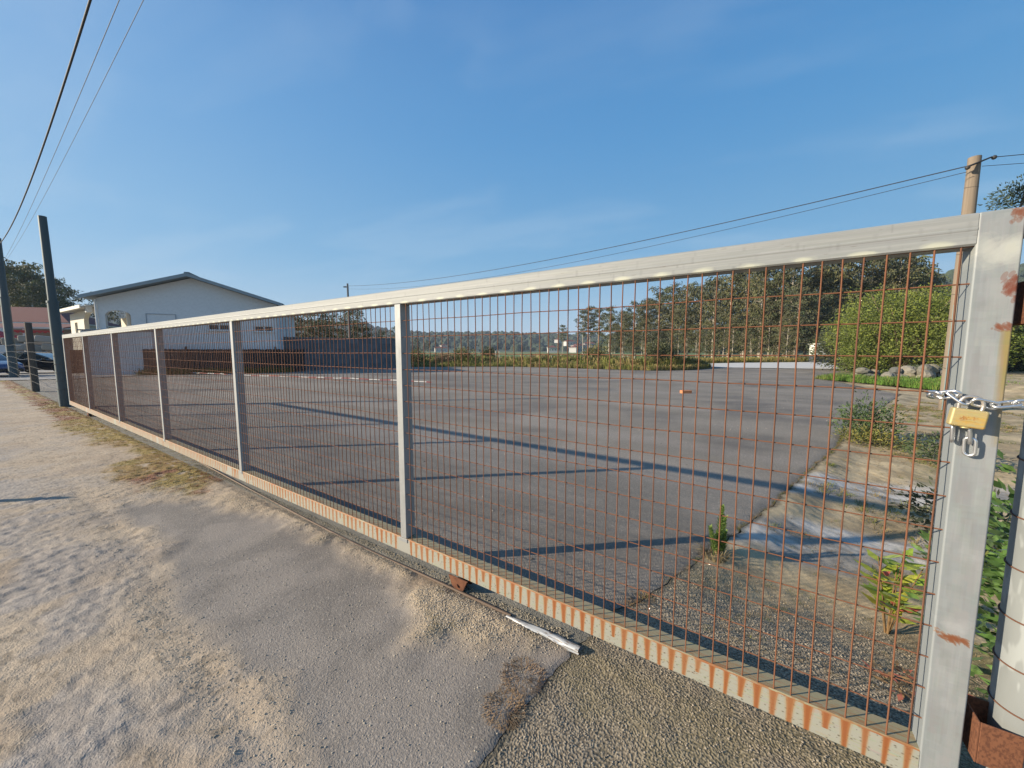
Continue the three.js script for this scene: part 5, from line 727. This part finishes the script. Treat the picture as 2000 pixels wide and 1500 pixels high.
  const L7 = []; for (let i = 0; i < 900; i++) { const w = -0.4 - Math.pow(r(), 1.4) * 24, t = r() * 14; L7.push([gw(crack(w) - t, w, 0.004), 0.004 + 0.012 * r() * r(), r() * 6.28, r() < 0.45 ? [0.34, 0.30, 0.25] : [0.1, 0.08, 0.06]]); }
  scatter('lot_debris', st, mat(1, 1, 1, 0.9), L7, 'small pebbles and crumbs lying on the asphalt lot', 'debris');
}
// ---------------------------------------------------------------- small things on the lot and beyond
{ const o = top('clay_brick', rbox(0.40, 0.12, 0.2, 0, 0.06, 0, 0.008), mat(0.48, 0.19, 0.08), 'single orange clay brick lying on the asphalt', 'brick'); o.position.set(7.0, 0.0, -14.8); o.rotation.y = 0.1; }
{ const g = new THREE.ConeGeometry(0.34, 0.62, 5); g.translate(0, 0.31, 0); const o = thing('white_marker', 'small white pointed marker in the verge grass', 'marker', V(13.1, 0.03, -37.4)); part(o, 'cone', g, mat(0.75, 0.75, 0.72)); part(o, 'base', box(0.6, 0.05, 0.6, 0, 0.03, 0), mat(0.7, 0.7, 0.68)); }
{ // barrier tape trailing over the asphalt, with a white bag caught at its end
  const cs = document.createElement('canvas'); cs.width = 512; cs.height = 16; const x = cs.getContext('2d'); for (let i = 0; i < 16; i++) { x.fillStyle = i % 2 ? '#a8a39c' : '#7d2f29'; x.fillRect(i * 32, 0, 32, 16); } const t = new THREE.CanvasTexture(cs); t.colorSpace = THREE.SRGBColorSpace; t.wrapS = THREE.RepeatWrapping; t.repeat.set(2.4, 1);
  const c = new THREE.CatmullRomCurve3([V(-26.9, 0.5, -27.6), V(-24.5, 0.16, -26.9), V(-20, 0.09, -25.2), V(-17.6, 0.05, -24.3), V(-12.8, 0.04, -22.8), V(-8.9, 0.04, -21.4), V(-4.2, 0.03, -19.2)]), p = [], uv = [], idx = [], N = 160, r = rng(3);
  for (let i = 0; i <= N; i++) { const q = c.getPoint(i / N), lift = 0.03 * vnoise(i * 0.4, 2); p.push(q.x, q.y + lift, q.z + 0.03, q.x, q.y + 0.04 + lift * 1.4, q.z - 0.02); uv.push(i / N, 0, i / N, 1); if (i < N) { const a = i * 2; idx.push(a, a + 2, a + 1, a + 1, a + 2, a + 3); } }
  const g = new THREE.BufferGeometry(); g.setAttribute('position', new THREE.Float32BufferAttribute(p, 3)); g.setAttribute('uv', new THREE.Float32BufferAttribute(uv, 2)); g.setIndex(idx); g.computeVertexNormals();
  top('barrier_tape', g, new THREE.MeshStandardMaterial({ map: t, roughness: 0.5, side: THREE.DoubleSide }), 'red and white barrier tape trailing across the far asphalt', 'tape');
  const b = new THREE.IcosahedronGeometry(0.3, 3), q = b.attributes.position; for (let i = 0; i < q.count; i++) { const k = 0.55 + 0.9 * fbm(q.getX(i) * 5 + 3, q.getY(i) * 5 + q.getZ(i) * 4, 3); q.setXYZ(i, q.getX(i) * k * 1.3, q.getY(i) * k * 0.8, q.getZ(i) * k); } b.computeVertexNormals(); b.translate(-26.9, 0.2, -27.6);
  top('plastic_bag', b, mat(0.85, 0.84, 0.84, 0.5), 'crumpled white plastic bag caught at the end of the barrier tape', 'bag');
}
{ // white tank cabinet with dark crates by the pad
  const o = thing('white_cabin', 'small white open booth standing at the edge of the concrete pad', 'booth', V(44.4, 0.05, -53.0), -0.2); const w = mat(0.72, 0.71, 0.64); part(o, 'wall', box(1.1, 1.5, 1.4, -0.8, 1.75, 0), w); part(o, 'wall', box(0.5, 1.5, 1.4, 1.2, 1.75, 0), w); part(o, 'roof', box(3.2, 0.12, 1.8, 0.1, 2.56, 0), w); part(o, 'counter', box(1.2, 0.3, 1.4, 0.35, 1.15, 0), w); part(o, 'stand', box(2.9, 1.0, 1.3, 0.1, 0.5, 0), mat(0.08, 0.08, 0.09));
  for (const [x, z, c, l] of [[42.3, -51.6, [0.04, 0.045, 0.05], 'black crate left of the small white booth'], [46.3, -52.0, [0.26, 0.32, 0.42], 'pale blue crate right of the small white booth']]) { const b = thing('storage_crate', l, 'crate', V(x, 0.05, z), 0.1); part(b, 'shell', rbox(1.15, 0.95, 1.0, 0, 0.475, 0, 0.04), mat(...c)); part(b, 'lid', rbox(1.22, 0.08, 1.06, 0, 0.99, 0, 0.03), mat(c[0] * 1.3, c[1] * 1.3, c[2] * 1.3)); }
}
{ // heap of stones below the big bush
  const r = rng(33), M = [mat(0.15, 0.14, 0.11), mat(0.21, 0.19, 0.15), mat(0.10, 0.10, 0.09), mat(0.19, 0.165, 0.11)], L = ['grey', 'pale', 'dark', 'yellowish'], gs = [0, 1, 2].map((k) => { const g = new THREE.IcosahedronGeometry(0.5, 2), p = g.attributes.position; for (let i = 0; i < p.count; i++) { const f = 0.45 + 1.1 * fbm(p.getX(i) * 2.9 + k * 9, p.getY(i) * 2.4 + p.getZ(i) * 2, 3); p.setXYZ(i, p.getX(i) * f * 1.3, p.getY(i) * f * 0.9, p.getZ(i) * f); } g.computeVertexNormals(); return g; });
  for (let i = 0; i < 22; i++) { const t = i / 22, x = lerp(20.6, 24.6, t) + (r() - 0.5) * 0.8, z = lerp(-22.0, -20.0, t) + (r() - 0.5) * 1.2, k = i % 4, o = top('rubble_stone', gs[i % 3], M[k], `${L[k]} rough stone in the rubble heap under the big light green bush`, 'stone', `${L[k]} rubble stones`); const s = 0.35 + r() * 0.45; o.scale.set(s, s * (0.7 + r() * 0.6), s * 0.9); o.position.set(x, 0.2 * s + 0.05 + (i % 3 === 0 ? 0.35 : 0), z); o.rotation.set(0, r() * 6, 0); }
}
{ // pale stakes in the verge
  const g = cyl(0.045, 0.04, 1.05, 0, -0.1, 0, 6), M = mat(0.60, 0.55, 0.45), r = rng(88); for (let i = 0; i < 26; i++) { const px = 1022 + i * 8.6 + r() * 5, Z = 43 + r() * 5, o = top('field_stake', g, M, 'thin pale stake standing in the far verge grass', 'stake', 'stakes in the verge grass'); o.position.set((px - 1000) / 722 * Z, 0.03, -Z); o.rotation.z = (r() - 0.5) * 0.12; o.scale.y = 0.8 + r() * 0.5; }
  for (let i = 0; i < 5; i++) { const Z = 46 + r() * 4, px = [862, 905, 968, 975, 1140][i], o = top('field_stake', g, M, 'taller weathered stake left of the pale stakes', 'stake', 'taller weathered stakes'); o.position.set((px - 1000) / 722 * Z, 0.03, -Z); o.scale.set(1.3, 1.7, 1.3); }
}
{ // houses of the distant village
  const W = mat(0.46, 0.45, 0.43); const list = [[1078, 682, 250, 'white village house with orange roof at the meadow edge'], [1112, 668, 300, 'small white village house uphill of the orange roof'], [1130, 676, 280, 'pale village house beside the long low white one'], [1122, 686, 255, 'long low white village house'], [1150, 672, 290, 'white village house nearest the slender trees'], [862, 681, 330, 'white village house alone below the far ridge'], [868, 676, 360, 'small pale house just above the lone white one'], [1090, 665, 420, 'tiny white house high on the far ridge']];
  list.forEach(([px, py, Z, label], i) => hipHouse('village_house', label, V((px - 1000) / 722 * Z, Math.max(0, (686 - py) / 722 * Z + 1.7 - 4), -Z), 0.3 * (i % 4), 6 + (i % 3) * 2.4, 5.5, 3.6, 5.0, W, undefined));
}
renderer.render(scene, camera);
